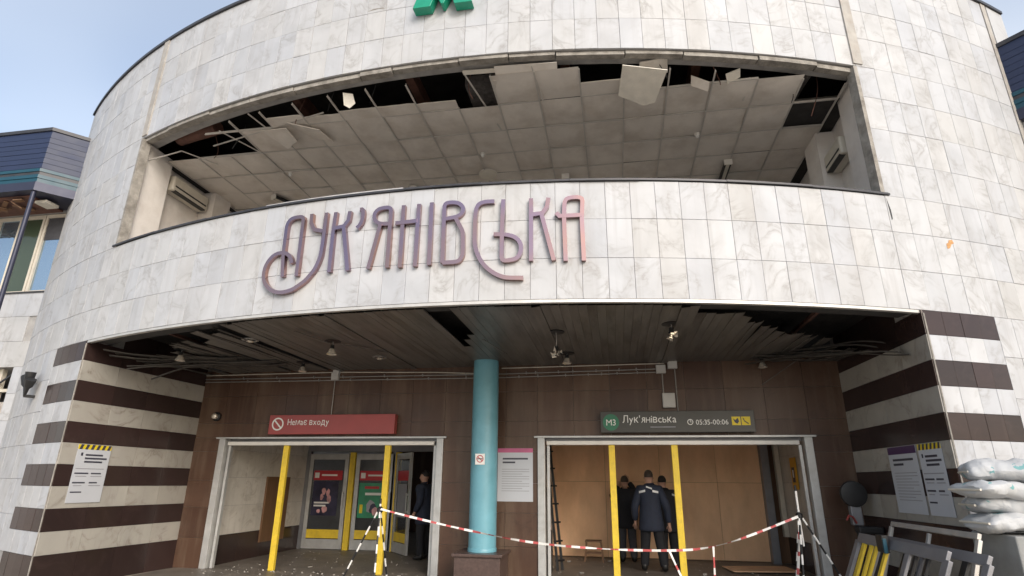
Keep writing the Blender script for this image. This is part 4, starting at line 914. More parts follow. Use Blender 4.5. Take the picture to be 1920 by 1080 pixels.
t = thing('dome_lamp', 'round white dome lamp on the loggia ceiling', 'lamp', (-2.28, 9.97, 7.38)); MB().lathe([(0.18, 0), (0.18, -0.03), (0.15, -0.07), (0.08, -0.1), (0.01, -0.11)], (-2.28, 9.97, ZC-0.004), 22).build('shade', M['offwhite'], t, smooth=True); MB().lathe([(0.19, 0), (0.19, -0.015)], (-2.28, 9.97, ZC-0.003), 22).build('rim', M['white'], t)

# ------------------------------------------------------------------ side wings
YW = 9.9
def wing(s, name, label):
    """s=-1: left of the drum, +1: right (mirrored about the drum axis)"""
    X = lambda x: XC+s*(x-XC)*-1 if s > 0 else x      # left coordinates mirrored for the right wing
    def bx(mb, x0, x1, *r): a, c = X(x0), X(x1); return mb.box(min(a, c), max(a, c), *r)
    t = thing(name, label, 'building', (X(-16), YW, 0))
    mb = MB(); bx(mb, -40, -12.06, YW+0.022, YW+0.4, 0, 2.0); bx(mb, -40, -12.06, YW+0.022, YW+0.4, 3.80, 5.42); bx(mb, -40, -12.06, YW+0.022, YW+0.4, 7.36, 9.0)
    bx(mb, -12.28, -12.06, YW+0.023, YW+0.39, 2.0, 3.8); bx(mb, -40, -16.5, YW+0.023, YW+0.39, 2.0, 3.8); bx(mb, -40, -18, YW+0.023, YW+0.39, 5.42, 7.36)
    bx(mb, -40, -12.06, YW+0.4, YW+6, 0, 0.1); bx(mb, -40, -12.5, YW+4, YW+4.3, 0, 9); bx(mb, -40, -12.5, YW+0.5, YW+4, 3.9, 4.2); bx(mb, -40, -12.5, YW+0.5, YW+6, 8.8, 9.0)
    wl_ = mb.build('wall', M['mortar'], t)
    # marble courses below and between the windows
    tm = MB().box(0.003, 0.657, 0, 0.022, 0.003, 0.547).mesh('marble_tile', M['marble'])
    for k in range(-7, 3):
        z = Z0+k*RH
        if z < -0.1: continue
        for j in range(9):
            x = -12.06-0.66*(j+1)-0.2*(k % 2)
            if -3.4 < k < 0: continue
            if s < 0 or j < 4:
                xx = X(x) if s < 0 else X(x)-0.66
                inst('marble_tile', tm, wl_, (xx, YW, z))
    tn = MB().box(0.003, 0.227, 0, 0.022, 0.003, 0.547).mesh('marble_tile', M['marble'])
    for k in (-3, -2, -1): inst('marble_tile', tn, wl_, (X(-12.29) if s < 0 else X(-12.06)-0.0, YW, Z0+k*RH))
    # upper window band: cream frames, glass
    for i, (a, c, g_) in enumerate(((-12.60, -11.98, 'glass_mirror'), (-13.25, -12.72, 'glass_green'), (-13.9, -13.35, 'glass_mirror'), (-15.0, -14.0, 'glass_green'), (-16.5, -15.1, 'glass_mirror'), (-18, -16.6, 'glass_green'))):
        mb = MB(); bx(mb, a-0.05, a+0.01, YW+0.06, YW+0.16, 5.44, 7.34); bx(mb, c-0.01, c+0.05, YW+0.06, YW+0.16, 5.44, 7.34); bx(mb, a+0.01, c-0.01, YW+0.06, YW+0.16, 5.44, 5.50); bx(mb, a+0.01, c-0.01, YW+0.06, YW+0.16, 7.26, 7.34)
        wn = mb.build('window', M['window_frame'] if i != 0 else M['window_frame'], t)
        mb = MB(); bx(mb, a+0.01, c-0.01, YW+0.10, YW+0.115, 5.50, 7.26); p = mb.build('pane', M[g_], wn)
        if i == 0:
            mb = MB(); bx(mb, a+0.012, c-0.012, YW+0.085, YW+0.098, 6.72, 7.255); mb.build('blind', M['greycloth'], wn)
    mb = MB(); bx(mb, -18, -12.0, YW-0.03, YW+0.02, 5.42, 5.45); mb.build('sill', M['flash'], t)
    # lower window, broken: cream cross bars in a dark opening
    mb = MB()
    for x in (-12.75, -13.4, -14.3, -15.4): bx(mb, x-0.04, x+0.04, YW+0.15, YW+0.25, 2.02, 3.78)
    bx(mb, -16.4, -12.30, YW+0.16, YW+0.24, 2.72, 2.80); bx(mb, -16.4, -12.30, YW+0.16, YW+0.24, 2.02, 2.12); bx(mb, -16.4, -12.30, YW+0.155, YW+0.245, 3.3, 3.36)
    wn = mb.build('window', M['window_frame'], t)
    for a, c in ((-12.72, -12.30), (-13.36, -12.79), (-15.36, -14.34)):
        mb = MB(); bx(mb, a, c, YW+0.19, YW+0.20, 2.12, 2.72); mb.build('pane', M['glass_mirror'], wn)
    mb = MB(); bx(mb, -16.4, -12.30, YW+0.9, YW+1.0, 2.3, 3.2); mb.build('cream_blind', M['plaster'], wn)
    mb = MB(); mb.bar((X(-12.95), YW+0.12, 3.3), (X(-12.32), YW+0.12, 3.72), 0.03, 0.03); mb.build('loose_strip', M['flash'], wn)
    # blue metal bay roof with chamfered end
    def sec(off, z0, z1, nm, m, par, yo=9.0, end=-11.95):
        y = yo-off; P_ = [(-40, YW+0.5), (-40, y), (end+off*0.45, y), (end+0.86+off*0.8, YW+0.05), (end+0.86+off*0.8, YW+0.5)]
        return MB().prism([(X(a), c) for a, c in P_], 'z', z0, z1).build(nm, M[m], par)
    rf = sec(0.0, 7.92, 8.88, 'bay_roof', 'roof_blue', t)
    for k in range(7): sec(0.006+0.003*(k % 2), 7.96+k*0.125, 7.96+k*0.125+0.112, 'cladding_board', 'roof_blue', rf)
    sec(0.03, 8.88, 8.96, 'coping', 'flash', rf)
    sec(0.035, 7.86, 7.93, 'teal_trim', 'teal', rf); sec(0.02, 7.78, 7.858, 'grey_trim', 'flash', rf); sec(0.04, 7.70, 7.778, 'teal_trim', 'teal', rf); sec(0.025, 7.60, 7.698, 'teal_trim', 'teal', rf); sec(0.05, 7.40, 7.598, 'drip_board', 'roof_grey', rf)
    mb = MB(); bx(mb, -40, -12.2, 9.15, YW+0.02, 7.36, 7.395); mb.build('bay_soffit', M['rust'], t)
    if s < 0:
        for k in range(22):
            x = -12.2-random.uniform(0, 2.6); y = random.uniform(9.2, 9.7)
            MB().bar((x, y, 7.30+random.uniform(-0.1, 0.03)), (x+random.uniform(-.3, .3), y+random.uniform(-.2, .2), 7.30+random.uniform(-0.14, 0.04)), random.uniform(0.03, 0.12), 0.02).build('lining_strip', M['wood'], t)
        MB().box(-12.25, -11.95, 9.3, 9.6, 7.28, 7.34).build('soffit_light', M['offwhite'], t)
    pp = MB().tube([(X(-11.98), 9.02, 7.39), (X(-11.98), 9.02, 4.5), (X(-11.98), 9.02, 0.0)], 0.045, 12); pp.build('drainpipe', M['roof_grey'], t, smooth=True)
    mb = MB(); bx(mb, -40, -12.0, 9.6, YW+6, 9.001, 9.1); mb.build('roof', M['flash'], t)
    return t
wing(-1, 'station_wing', 'marble side wing with blue bay roof and broken windows beside the drum')
wing(1, 'station_wing', 'dark blue roofed wing just showing beyond the drum on the sandbag side')
# twin floodlight on the left flank of the drum
p = DP(-28.0, RD, 2.98)
fl_ = thing('floodlight', 'dark twin floodlight fixed to the curved marble wall beside the stripes', 'floodlight', p)
nrm = Vector((math.sin(R_(-28.0)), -math.cos(R_(-28.0)), 0)); tg = Vector((math.cos(R_(-28.0)), math.sin(R_(-28.0)), 0))
MB().bar(p-nrm*0.02, p+nrm*0.16, 0.05, 0.05).build('bracket', M['black'], fl_)
for q, (dx, dz) in enumerate(((-0.20, 0.36), (0.02, 0.42), (0.16, 0.28))):
    a = p+nrm*0.15; e_ = a+tg*dx+Vector((0, 0, dz)); MB().tube([a, a.lerp(e_, 0.45), a.lerp(e_, 0.6), e_], [0.02, 0.03, 0.065, 0.085], 12).build('lamp_head', M['black'], fl_, smooth=True)

# ------------------------------------------------------------------ tripods and tape
def tripod(loc, rotz, label, legs, top=1.35, joint=1.14):
    t = thing('tripod', label, 'tripod', loc, rotz, group='striped tripods holding the tape', local=True)
    for (dx, dy) in legs:
        a, c = Vector((dx*0.04, dy*0.04, joint)), Vector((dx, dy, 0.012)); lg = MB(); n = 9
        lg.tube([a.lerp(c, k/n) for k in range(n+1)], 0.014, 8); lg.mi = [(f // 8) % 2 for f in range(n*8)]+[0, 0]
        lg.build('leg', [M['ink_white'], M['black']], t, smooth=True)
    MB().lathe([(0.02, joint-0.06), (0.05, joint-0.03), (0.05, joint+0.02), (0.02, joint+0.05)], n=12).build('head', M['black'], t, smooth=True)
    MB().tube([(0, 0, joint+0.04), (0, 0, top)], 0.016, 8).build('pole', M['ink_white'], t, smooth=True)
    MB().tube([(0, 0, top-0.08), (0, 0, top)], 0.018, 8).build('pole_band', M['black'], t, smooth=True)
    MB().tube([(0, 0, joint-0.03), (0.01, 0.01, joint-0.42)], 0.014, 8).build('centre_rod', M['ink_white'], t, smooth=True)
TL, TR_ = Vector((-3.88, 9.62, 0)), Vector((2.66, 9.85, 0))
tripod(TL, 0, 'black and white banded tripod in front of the no-entry doors', ((-0.58, -0.05), (0.16, -0.42), (0.03, 0.48)), 1.33, 1.16)
tripod(TR_, 0, 'black and white banded tripod in front of the amber sign by the plywood', ((0.62, -0.05), (-0.20, -0.46), (-0.10, 0.40)), 1.60, 1.17)
def tape(pts, w_, label, name='barrier_tape', twist0=0.0, sag_=True):
    t = thing(name, label, 'tape', pts[0])
    path = [Vector(q) for q in pts]; P2 = []
    for _ in range(2):
        q = [path[0]]
        for a, c in zip(path, path[1:]): q += [a.lerp(c, 0.25), a.lerp(c, 0.75)]
        q.append(path[-1]); path = q
    dense = []
    for a, c in zip(path, path[1:]):
        n = max(1, int((c-a).length/0.04)); dense += [a.lerp(c, i/n) for i in range(n)]
    dense.append(path[-1]); mb = MB(); ln = 0; n = len(dense); vs_ = []; fs = []; mi = []
    for i, a in enumerate(dense):
        d = (dense[min(i+1, n-1)]-dense[max(i-1, 0)]).normalized()
        tw = twist0+0.7*math.sin(ln*2.1)+0.5*math.sin(ln*5.3+1); b_ = d.cross(Vector((0, 1, 0)))
        b_ = b_.normalized() if b_.length > 0.1 else Vector((1, 0, 0))
        o_ = (b_*math.cos(tw)+Vector((0, 1, 0))*math.sin(tw))*w_/2; vs_ += [a-o_, a+o_]
        if i < n-1: fs.append((2*i, 2*i+2, 2*i+3, 2*i+1)); mi.append(0 if (ln % 0.24) < 0.14 else 1); ln += (dense[i+1]-a).length
    mb.add(vs_, fs); mb.mi = mi; mb.build('strip', [M['ink_white'], M['tape_red']], t)
tape([TL+Vector((0.03, -0.05, 1.17)), (-3.2, 9.6, 1.03), (-2.4, 9.6, 0.88), (-1.33, 9.6, 0.71), (-0.11, 9.62, 0.65), (0.94, 9.66, 0.66), (1.4, 9.7, 0.73), (1.85, 9.75, 0.86), TR_+Vector((-0.03, -0.05, 1.16))], 0.034, 'red and white barrier tape strung between the two tripods')
tape([(1.36, 9.69, 0.73), (1.35, 9.69, 0.5), (1.33, 9.68, 0.1)], 0.035, 'torn tape end hanging below the strung tape nearer the amber sign')
tape([(0.72, 9.65, 0.65), (0.80, 9.64, 0.45), (0.95, 9.62, 0.12)], 0.035, 'torn tape end hanging in front of the man with bright shoulder patches')
tape([TR_+Vector((-0.03, -0.06, 1.10)), TR_+Vector((-0.1, -0.12, 0.7)), TR_+Vector((-0.22, -0.2, 0.2))], 0.04, 'red and white tape end trailing down the tripod by the plywood')

# ------------------------------------------------------------------ people
def skin(name, chains, m, parent, sub=2, root=0):
    """chains: list of lists of (x,y,z,r); equal points are welded"""
    vs_, rs_, es = [], [], []; idx = {}
    for ch in chains:
        pr_ = None
        for (x, y, z, r) in ch:
            kx = (round(x, 4), round(y, 4), round(z, 4))
            if kx not in idx: idx[kx] = len(vs_); vs_.append((x, y, z)); rs_.append(r)
            if pr_ is not None and pr_ != idx[kx]: es.append((pr_, idx[kx]))
            pr_ = idx[kx]
    me = bpy.data.meshes.new(name); me.from_pydata(vs_, es, []); me.update()
    o = link(name, me, parent); me.materials.append(m)
    md = o.modifiers.new('skin', 'SKIN'); md.use_smooth_shade = True
    sv = me.skin_vertices[0].data
    seen = set(); adj = {i: [] for i in range(len(vs_))}
    for a, c in es: adj[a].append(c); adj[c].append(a)
    for i in range(len(vs_)):
        sv[i].radius = rs_[i] if isinstance(rs_[i], tuple) else (rs_[i], rs_[i]); sv[i].use_root = False
    for i in range(len(vs_)):
        if i in seen: continue
        sv[i].use_root = True; st = [i]
        while st:
            q = st.pop()
            if q in seen: continue
            seen.add(q); st += adj[q]
    sb = o.modifiers.new('subsurf', 'SUBSURF'); sb.levels = sub; sb.render_levels = sub
    return o
def person(label, loc, rotz, height, pose, jacket='navy', trousers='blackcloth', hair='hair', cap=None, patches=None, group='people in the vestibules'):
    """figure faces local +y; pose holds elbows, hands, feet, lean and head turn"""
    t = thing('person', label, 'person', loc, rotz, group=None, local=True); t.scale = (height/1.80,)*3
    ln_ = pose.get('lean', 0.0); hx, hy = pose.get('head', (0, 0))
    hip, waist, chest, neck = Vector((0, 0, 0.95)), Vector((0, ln_*0.3, 1.10)), Vector((0, ln_*0.8, 1.32)), Vector((0, ln_*1.1, 1.50))
    hd = neck+Vector((hx, hy+0.02, 0.14))
    sh = {s: chest+Vector((0.185*s, 0, 0.11)) for s in (-1, 1)}
    el = {s: Vector(pose['elbow'][i]) for i, s in enumerate((-1, 1))}; ha = {s: Vector(pose['hand'][i]) for i, s in enumerate((-1, 1))}
    kn = {s: Vector(pose['knee'][i]) for i, s in enumerate((-1, 1))}; ft = {s: Vector(pose['foot'][i]) for i, s in enumerate((-1, 1))}
    def v(p_, r): return (p_.x, p_.y, p_.z, r)
    fwd = Vector((hx*0.3, 1, 0)).normalized()
    chains = [[v(hip, 0.09), v(waist, 0.085), v(chest, 0.09), v(neck, 0.06), v(neck+Vector((hx*.4, hy*.4+.01, 0.06)), 0.066), v(hd-Vector((0, -0.015, 0.035)), 0.088), v(hd+Vector((0, 0, 0.03)), (0.098, 0.115)), v(hd+Vector((0, -0.008, 0.11)), 0.085)]]
    for s in (-1, 1):
        chains.append([v(chest, 0.09), v(sh[s], 0.045), v(sh[s].lerp(el[s], 0.5), 0.04), v(el[s], 0.034), v(el[s].lerp(ha[s], 0.5), 0.032), v(ha[s], 0.03)])
        hpj = hip+Vector((0.095*s, 0, -0.05))
        chains.append([v(hip, 0.09), v(hpj, 0.07), v(hpj.lerp(kn[s], 0.5), 0.06), v(kn[s], 0.056), v(kn[s].lerp(ft[s]+Vector((0, 0, 0.09)), 0.45), 0.052), v(ft[s]+Vector((0, 0, 0.09)), 0.036), v(ft[s]+Vector((0.02*s, 0.12, 0.045)), 0.034)])
        # palm and five fingers, slightly curled
        d = (ha[s]-el[s]).normalized(); side_ = d.cross(Vector((0, 1, 0)))
        side_ = side_.normalized() if side_.length > 0.1 else Vector((1, 0, 0))
        pa = ha[s]+d*0.05; chains.append([v(ha[s], 0.028), v(pa, 0.034), v(ha[s]+d*0.09, 0.03)])
        cu = Vector((0, 1, 0))*0.012
        for q, (o_, L_) in enumerate(((-0.027, 0.066), (-0.009, 0.076), (0.009, 0.07), (0.026, 0.055))):
            b0 = ha[s]+d*0.075+side_*o_; chains.append([v(b0, 0.010), v(b0+d*L_*0.55+cu*0.6, 0.009), v(b0+d*L_+cu*2, 0.008)])
        b0 = ha[s]+d*0.03-side_*0.026; chains.append([v(b0, 0.011), v(b0+d*0.03-side_*0.022+cu, 0.010), v(b0+d*0.06-side_*0.026+cu*2, 0.009)])
    # nose and ears
    chains.append([v(hd+Vector((0, 0.075, 0.028)), 0.012), v(hd+Vector((0, 0.125, -0.002)), 0.015), v(hd+Vector((0, 0.10, -0.012)), 0.012)])
    for s in (-1, 1): chains.append([v(hd+Vector((0.082*s, -0.005, 0.03)), 0.012), v(hd+Vector((0.092*s, -0.012, 0.0)), 0.012)])
    skin('body', chains, M['skin'], t)
    for s in (-1, 1): MB().lathe([(0.004, -0.008), (0.009, 0), (0.004, 0.008)], hd+Vector((0.034*s, 0.090, 0.03)), 8).build('eye', M['black'], t, smooth=True)
    MB().box(hd.x-0.022, hd.x+0.022, hd.y+0.080, hd.y+0.093, hd.z-0.048, hd.z-0.040).build('mouth', M['rust'], t)
    up = Vector((0, 0, 1))
    skin('hair', [[v(hd+Vector((0, -0.045, 0.0)), 0.085), v(hd+Vector((0, -0.03, 0.06)), (0.099, 0.107)), v(hd+Vector((0, -0.005, 0.115)), 0.086), v(hd+Vector((0, 0.03, 0.14)), 0.05)]], M[hair], t)
    if pose.get('beard'): skin('beard', [[v(hd+Vector((-0.05, 0.03, -0.05)), 0.028), v(hd+Vector((0, 0.062, -0.075)), 0.034), v(hd+Vector((0.05, 0.03, -0.05)), 0.028)]], M['hair'], t)
    if cap: skin('cap', [[v(hd+Vector((0, -0.02, 0.06)), 0.122), v(hd+Vector((0, -0.005, 0.14)), 0.098)]], M[cap], t)
    jk = [[v(hip+Vector((0, 0, -0.27)), (0.27, 0.20)), v(hip+Vector((0, 0, -0.22)), (0.26, 0.20)), v(hip+Vector((0, 0, 0.03)), (0.235, 0.18)), v(waist+Vector((0, 0, 0.02)), (0.215, 0.17)), v(chest, (0.225, 0.175)), v(chest+Vector((0, 0.0, 0.10)), (0.19, 0.15)), v(neck+Vector((0, 0, 0.015)), 0.10), v(neck+Vector((0, 0.0, 0.065)), 0.092)]]
    for s in (-1, 1):
        wr = el[s].lerp(ha[s], 0.92)
        jk.append([v(chest+Vector((0, 0.0, 0.10)), (0.19, 0.15)), v(sh[s], 0.105), v(sh[s].lerp(el[s], 0.5), 0.092), v(el[s], 0.08), v(el[s].lerp(ha[s], 0.5), 0.07), v(wr, 0.058)])
    skin('jacket', jk, M[jacket], t)
    tr = []
    for s in (-1, 1):
        hpj = hip+Vector((0.10*s, 0, -0.06)); an = ft[s]+Vector((0, 0, 0.065))
        tr.append([v(hip, (0.12, 0.11)), v(hpj, 0.105), v(hpj.lerp(kn[s], 0.5), 0.112), v(kn[s], 0.097), v(kn[s].lerp(an, 0.5), 0.09), v(an, 0.085)])
    skin('trousers', tr, M[trousers], t)
    for s in (-1, 1): skin('boot', [[v(ft[s]+Vector((0, -0.02, 0.17)), 0.062), v(ft[s]+Vector((0, -0.03, 0.065)), 0.066), v(ft[s]+Vector((0, 0.02, 0.058)), 0.062), v(ft[s]+Vector((0.012*s, 0.10, 0.048)), 0.046), v(ft[s]+Vector((0.02*s, 0.17, 0.042)), 0.036)]], M['leather'], t)
    for (px_, pz_, w2, h2, tilt_) in (patches or []):   # reflective patches on the back
        y_ = chest.y-0.150; a = Vector((px_, y_, pz_))
        pts = []
        for i in range(4):
            u = i/3-0.5; xx = px_+u*w2
            yb = chest.y-0.005-math.sqrt(max(0.0004, 0.168**2-(xx*0.62)**2))-0.004
            for zz in (-h2/2, h2/2): pts.append((xx, yb+0.02*max(0, (pz_+zz-1.40))*8, pz_+zz+tilt_*u*w2))
        n = 4; vs2 = pts+[(q[0], q[1]+0.04, q[2]) for q in pts]; fs = []
        for i in range(3): fs += [(2*i, 2*i+2, 2*i+3, 2*i+1), (8+2*i, 8+2*i+1, 8+2*i+3, 8+2*i+2), (2*i, 8+2*i, 8+2*i+2, 2*i+2), (2*i+1, 2*i+3, 8+2*i+3, 8+2*i+1)]
        fs += [(0, 1, 9, 8), (6, 14, 15, 7)]
        MB().add(vs2, fs).build('reflective_patch', M['reflective'], t)
    return t
stand = dict(knee=((-0.11, 0.03, 0.50), (0.11, 0.03, 0.50)), foot=((-0.13, -0.02, 0), (0.13, 0.0, 0)))
person('bearded person in dark jacket and cap standing by the open door leaf', (-4.24, 13.1, 0.006), R_(80), 1.84,
       dict(elbow=((-0.27, -0.02, 1.14), (0.27, 0.02, 1.14)), hand=((-0.24, 0.12, 0.92), (0.22, 0.18, 0.95)), beard=True, lean=0.02, **stand), 'navy', 'blackcloth', cap='black', patches=None)
chp = MB().box(-0.03, 0.03, 0, 0.006, 0, 0.06)
person('man in navy jacket with bright shoulder patches seen from behind', (0.62, 12.5, 0.006), R_(-4), 1.86,
       dict(elbow=((-0.30, -0.02, 1.12), (0.31, -0.02, 1.12)), hand=((-0.30, 0.10, 0.84), (0.33, 0.06, 0.82)), lean=0.06, head=(0.0, 0.04), knee=((-0.13, 0.04, 0.50), (0.14, 0.02, 0.50)), foot=((-0.17, 0, 0), (0.20, -0.03, 0))), 'navy', 'blackcloth', 'hair_brown',
       patches=((-0.135, 1.405, 0.12, 0.04, 0.25), (0.115, 1.405, 0.11, 0.04, -0.2), (0.0, 1.475, 0.11, 0.028, -0.35)))
person('person in dark jacket leaning in beside the man with shoulder patches', (0.97, 12.95, 0.006), R_(14), 1.76,
       dict(elbow=((-0.28, 0.08, 1.14), (0.28, 0.06, 1.12)), hand=((-0.16, 0.26, 1.05), (0.20, 0.28, 1.02)), lean=0.08, head=(-0.02, 0.05), **stand), 'blackcloth', 'blackcloth', 'hair', patches=((0.16, 1.41, 0.11, 0.04, -0.3),))
person('person in black top and grey trousers with hands raised to the face by the plywood', (0.16, 13.75, 0.006), R_(8), 1.76,
       dict(elbow=((-0.30, 0.12, 1.34), (0.30, 0.12, 1.36)), hand=((-0.10, 0.20, 1.60), (0.10, 0.16, 1.70)), lean=0.03, head=(0.0, 0.03), **stand), 'blackcloth', 'greycloth', 'hair_brown')

# ------------------------------------------------------------------ odds and ends in the right vestibule
t = thing('stool', 'low brown wooden stool against the plywood', 'stool', (-0.57, 13.7, 0.006))
MB().box(-0.75, -0.40, 13.55, 13.85, 0.40, 0.43).build('seat', M['wood'], t, bevel=0.005)
for dx, dy in ((-0.74, 13.57), (-0.43, 13.57), (-0.74, 13.81), (-0.43, 13.81)):
    sx = -1 if dx < -0.6 else 1; MB().bar((dx+0.015, dy+0.01, 0.40), (dx+0.015+0.04*sx, dy+0.01, 0.007), 0.03, 0.03, (0, 1, 0)).build('leg', M['wood'], t)
for y in (13.58, 13.82): MB().bar((-0.74, y, 0.18), (-0.41, y, 0.18), 0.02, 0.025).build('rail', M['wood'], t)
t = thing('ladder', 'black folded ladder leaning just inside the right portal', 'ladder', (-1.3, 12.2, 0.006))
for dx in (0, 0.18): MB().bar((-1.45+dx*0.4, 12.3+dx, 2.40), (-1.20+dx*0.4, 12.1+dx, 0.01), 0.05, 0.03).build('stile', M['black'], t)
for k in range(7):
    f = (k+0.5)/7; a = Vector((-1.45, 12.3, 2.4)).lerp(Vector((-1.20, 12.1, 0.01)), f); MB().bar(a+Vector((-0.02, 0, 0)), a+Vector((0.12, 0.2, 0)), 0.03, 0.03).build('rung', M['black'], t)
o = MB().box(-1.5, -1.28, 11.5, 11.9, 0.007, 0.75).box(-1.47, -1.31, 11.55, 11.85, 0.75, 1.5).build('equipment_case', M['black'], None, bevel=0.02); tag(o, 'black upright equipment case behind the portal jamb beside the ladder', 'case')
o = MB().prism([(2.1, 12.6), (3.35, 12.8), (3.25, 13.6), (2.0, 13.3)], 'z', 0.03, 0.05).build('plywood_offcut', M['ply'], None); tag(o, 'loose plywood sheet lying on the floor by the hoarding', 'board')
# black round work light by the striped pier
t = thing('work_light', 'black round work light on a stand in the corner by the striped pier', 'work light', (3.62, 10.35, 0.006))
MB().lathe([(0.02, 0.10), (0.10, 0.09), (0.185, 0.05), (0.20, 0.0), (0.19, -0.04), (0.15, -0.05)], (3.64, 10.35, 1.48), 24, 'y').build('lamp_head', M['black'], t, smooth=True)
MB().box(3.56, 3.72, 10.33, 10.45, 1.02, 1.33).build('ballast', M['alu_dark'], t, bevel=0.015)
MB().tube([(3.64, 10.40, 0.3), (3.64, 10.40, 1.3)], 0.025, 10).build('stand', M['black'], t, smooth=True)
for a in (0.3, 2.4, 4.5): MB().tube([(3.64, 10.40, 0.45), (3.64+0.28*math.cos(a)*0.8, 10.40+0.28*math.sin(a), 0.02)], 0.015, 8).build('leg', M['black'], t, smooth=True)
MB().tube([(3.46, 10.28, 1.10), (3.49, 10.25, 1.17), (3.54, 10.25, 1.15), (3.60, 10.3, 1.06)], 0.016, 8).build('handle', M['red'], t, smooth=True)
MB().box(3.55, 3.90, 10.1, 10.3, 0.92, 1.02).build('battery_box', M['black'], t, bevel=0.02)

# ------------------------------------------------------------------ pile of door frames leaning on the right pier
def leaning_frame(name, label, base, top, y0, y1, bars, m='alu_dark', rail=0.075, group=None, th=0.04):
    """frame in the sloping plane from (x,z)=base to top, running from y0 to y1"""
    t = thing(name, label, 'door frame', (base[0], (y0+y1)/2, base[1]), group=group)
    def P_(u, vv): return Vector((base[0]+(top[0]-base[0])*vv, y0+(y1-y0)*u, base[1]+(top[1]-base[1])*vv))
    nv = Vector((top[1]-base[1], 0, -(top[0]-base[0]))).normalized()
    for a, c, nm in ((P_(0, 0), P_(1, 0), 'rail'), (P_(0, 1), P_(1, 1), 'rail'), (P_(0, 0.03), P_(0, 0.97), 'stile'), (P_(1, 0.03), P_(1, 0.97), 'stile')):
        MB().bar(a, c, rail, th, nv).build(nm, M[m], t, bevel=0.004)
    for u, mm_, wdt in bars: MB().bar(P_(u, 0.04), P_(u, 0.96), wdt, th*0.8, nv).build('bar', M[mm_], t, bevel=0.003)
    return t
leaning_frame('door_frame', 'grey aluminium frame with yellow bars, front of the pile leaning on the striped pier', (2.72, 0.03), (3.13, 0.95), 8.95, 6.75, [(0.10, 'yellow', 0.09), (0.20, 'yellow', 0.06), (0.27, 'yellow', 0.05), (0.40, 'yellow', 0.07), (0.36, 'black', 0.05), (0.64, 'alu_dark', 0.10), (0.72, 'black', 0.05), (0.78, 'greycloth', 0.04), (0.84, 'black', 0.06)], rail=0.12)
leaning_frame('door_frame', 'grey frame with black bars in the middle of the pile on the striped pier', (2.86, 0.03), (3.30, 0.96), 8.7, 6.4, [(0.33, 'black', 0.10), (0.5, 'black', 0.05), (0.85, 'black', 0.10)], rail=0.10)
leaning_frame('door_frame', 'pale slim frame at the back of the pile against the striped pier', (3.25, 0.03), (3.62, 1.12), 9.1, 7.1, [(0.5, 'alu', 0.05)], 'trim', 0.06)
t = thing('buckle_strap', 'black lock box with a pale handle hanging on the front frame of the pile', 'lock box', (3.05, 8.1, 0.8))
MB().box(3.03, 3.10, 7.98, 8.16, 0.86, 1.05).build('body', M['black'], t, bevel=0.006); MB().box(3.02, 3.06, 7.93, 7.965, 0.86, 1.02).build('handle', M['teal'], t, bevel=0.004)

# ------------------------------------------------------------------ sandbags on a concrete block
o = MB().box(3.86, 5.3, 6.95, 7.72, 0, 1.14).build('concrete_block', M['concrete_block'], None, bevel=0.015); tag(o, 'plain grey concrete block carrying the sandbags', 'concrete block')
def bagmat():
    m = bpy.data.materials.new('woven white sack'); m.use_nodes = True; n = m.node_tree; b_ = n.nodes['Principled BSDF']; k = n.links.new
    tcx = n.nodes.new('ShaderNodeTexCoord'); oi = n.nodes.new('ShaderNodeObjectInfo')
    ad = n.nodes.new('ShaderNodeVectorMath'); ad.operation = 'MULTIPLY_ADD'; ad.inputs[1].default_value = (17, 9, 23); cmb = n.nodes.new('ShaderNodeCombineXYZ')
    for i in range(3): k(oi.outputs['Random'], cmb.inputs[i])
    k(cmb.outputs[0], ad.inputs[0]); k(tcx.outputs['Object'], ad.inputs[2])
    vo = n.nodes.new('ShaderNodeTexVoronoi'); vo.inputs['Scale'].default_value = 4.5; k(ad.outputs[0], vo.inputs['Vector'])
    nz = n.nodes.new('ShaderNodeTexNoise'); nz.inputs['Scale'].default_value = 16; nz.inputs['Detail'].default_value = 3; k(ad.outputs[0], nz.inputs['Vector'])
    r1 = n.nodes.new('ShaderNodeMath'); r1.operation = 'LESS_THAN'; r1.inputs[1].default_value = 0.24; k(vo.outputs['Distance'], r1.inputs[0])
    r2 = n.nodes.new('ShaderNodeMath'); r2.operation = 'GREATER_THAN'; r2.inputs[1].default_value = 0.5; k(nz.outputs['Fac'], r2.inputs[0])
    mu = n.nodes.new('ShaderNodeMath'); mu.operation = 'MULTIPLY'; k(r1.outputs[0], mu.inputs[0]); k(r2.outputs[0], mu.inputs[1])
    m2 = n.nodes.new('ShaderNodeMath'); m2.operation = 'MULTIPLY'; m2.inputs[1].default_value = 0.75; k(mu.outputs[0], m2.inputs[0])
    mx_ = n.nodes.new('ShaderNodeMix'); mx_.data_type = 'RGBA'; mx_.inputs['A'].default_value = (0.46, 0.47, 0.48, 1); mx_.inputs['B'].default_value = (0.06, 0.30, 0.31, 1); k(m2.outputs[0], mx_.inputs['Factor'])
    k(mx_.outputs['Result'], b_.inputs['Base Color']); b_.inputs['Roughness'].default_value = 0.65
    wv = n.nodes.new('ShaderNodeTexNoise'); wv.inputs['Scale'].default_value = 7; wv.inputs['Detail'].default_value = 5; wv.inputs['Distortion'].default_value = 1.5; k(ad.outputs[0], wv.inputs['Vector'])
    bp = n.nodes.new('ShaderNodeBump'); bp.inputs['Strength'].default_value = 0.45; bp.inputs['Distance'].default_value = 0.03; k(wv.outputs['Fac'], bp.inputs['Height']); k(bp.outputs[0], b_.inputs['Normal'])
    return m
M['sack'] = bagmat()
CR = bpy.data.textures.new('crumple', 'CLOUDS'); CR.noise_scale = 0.17; CR.noise_depth = 2
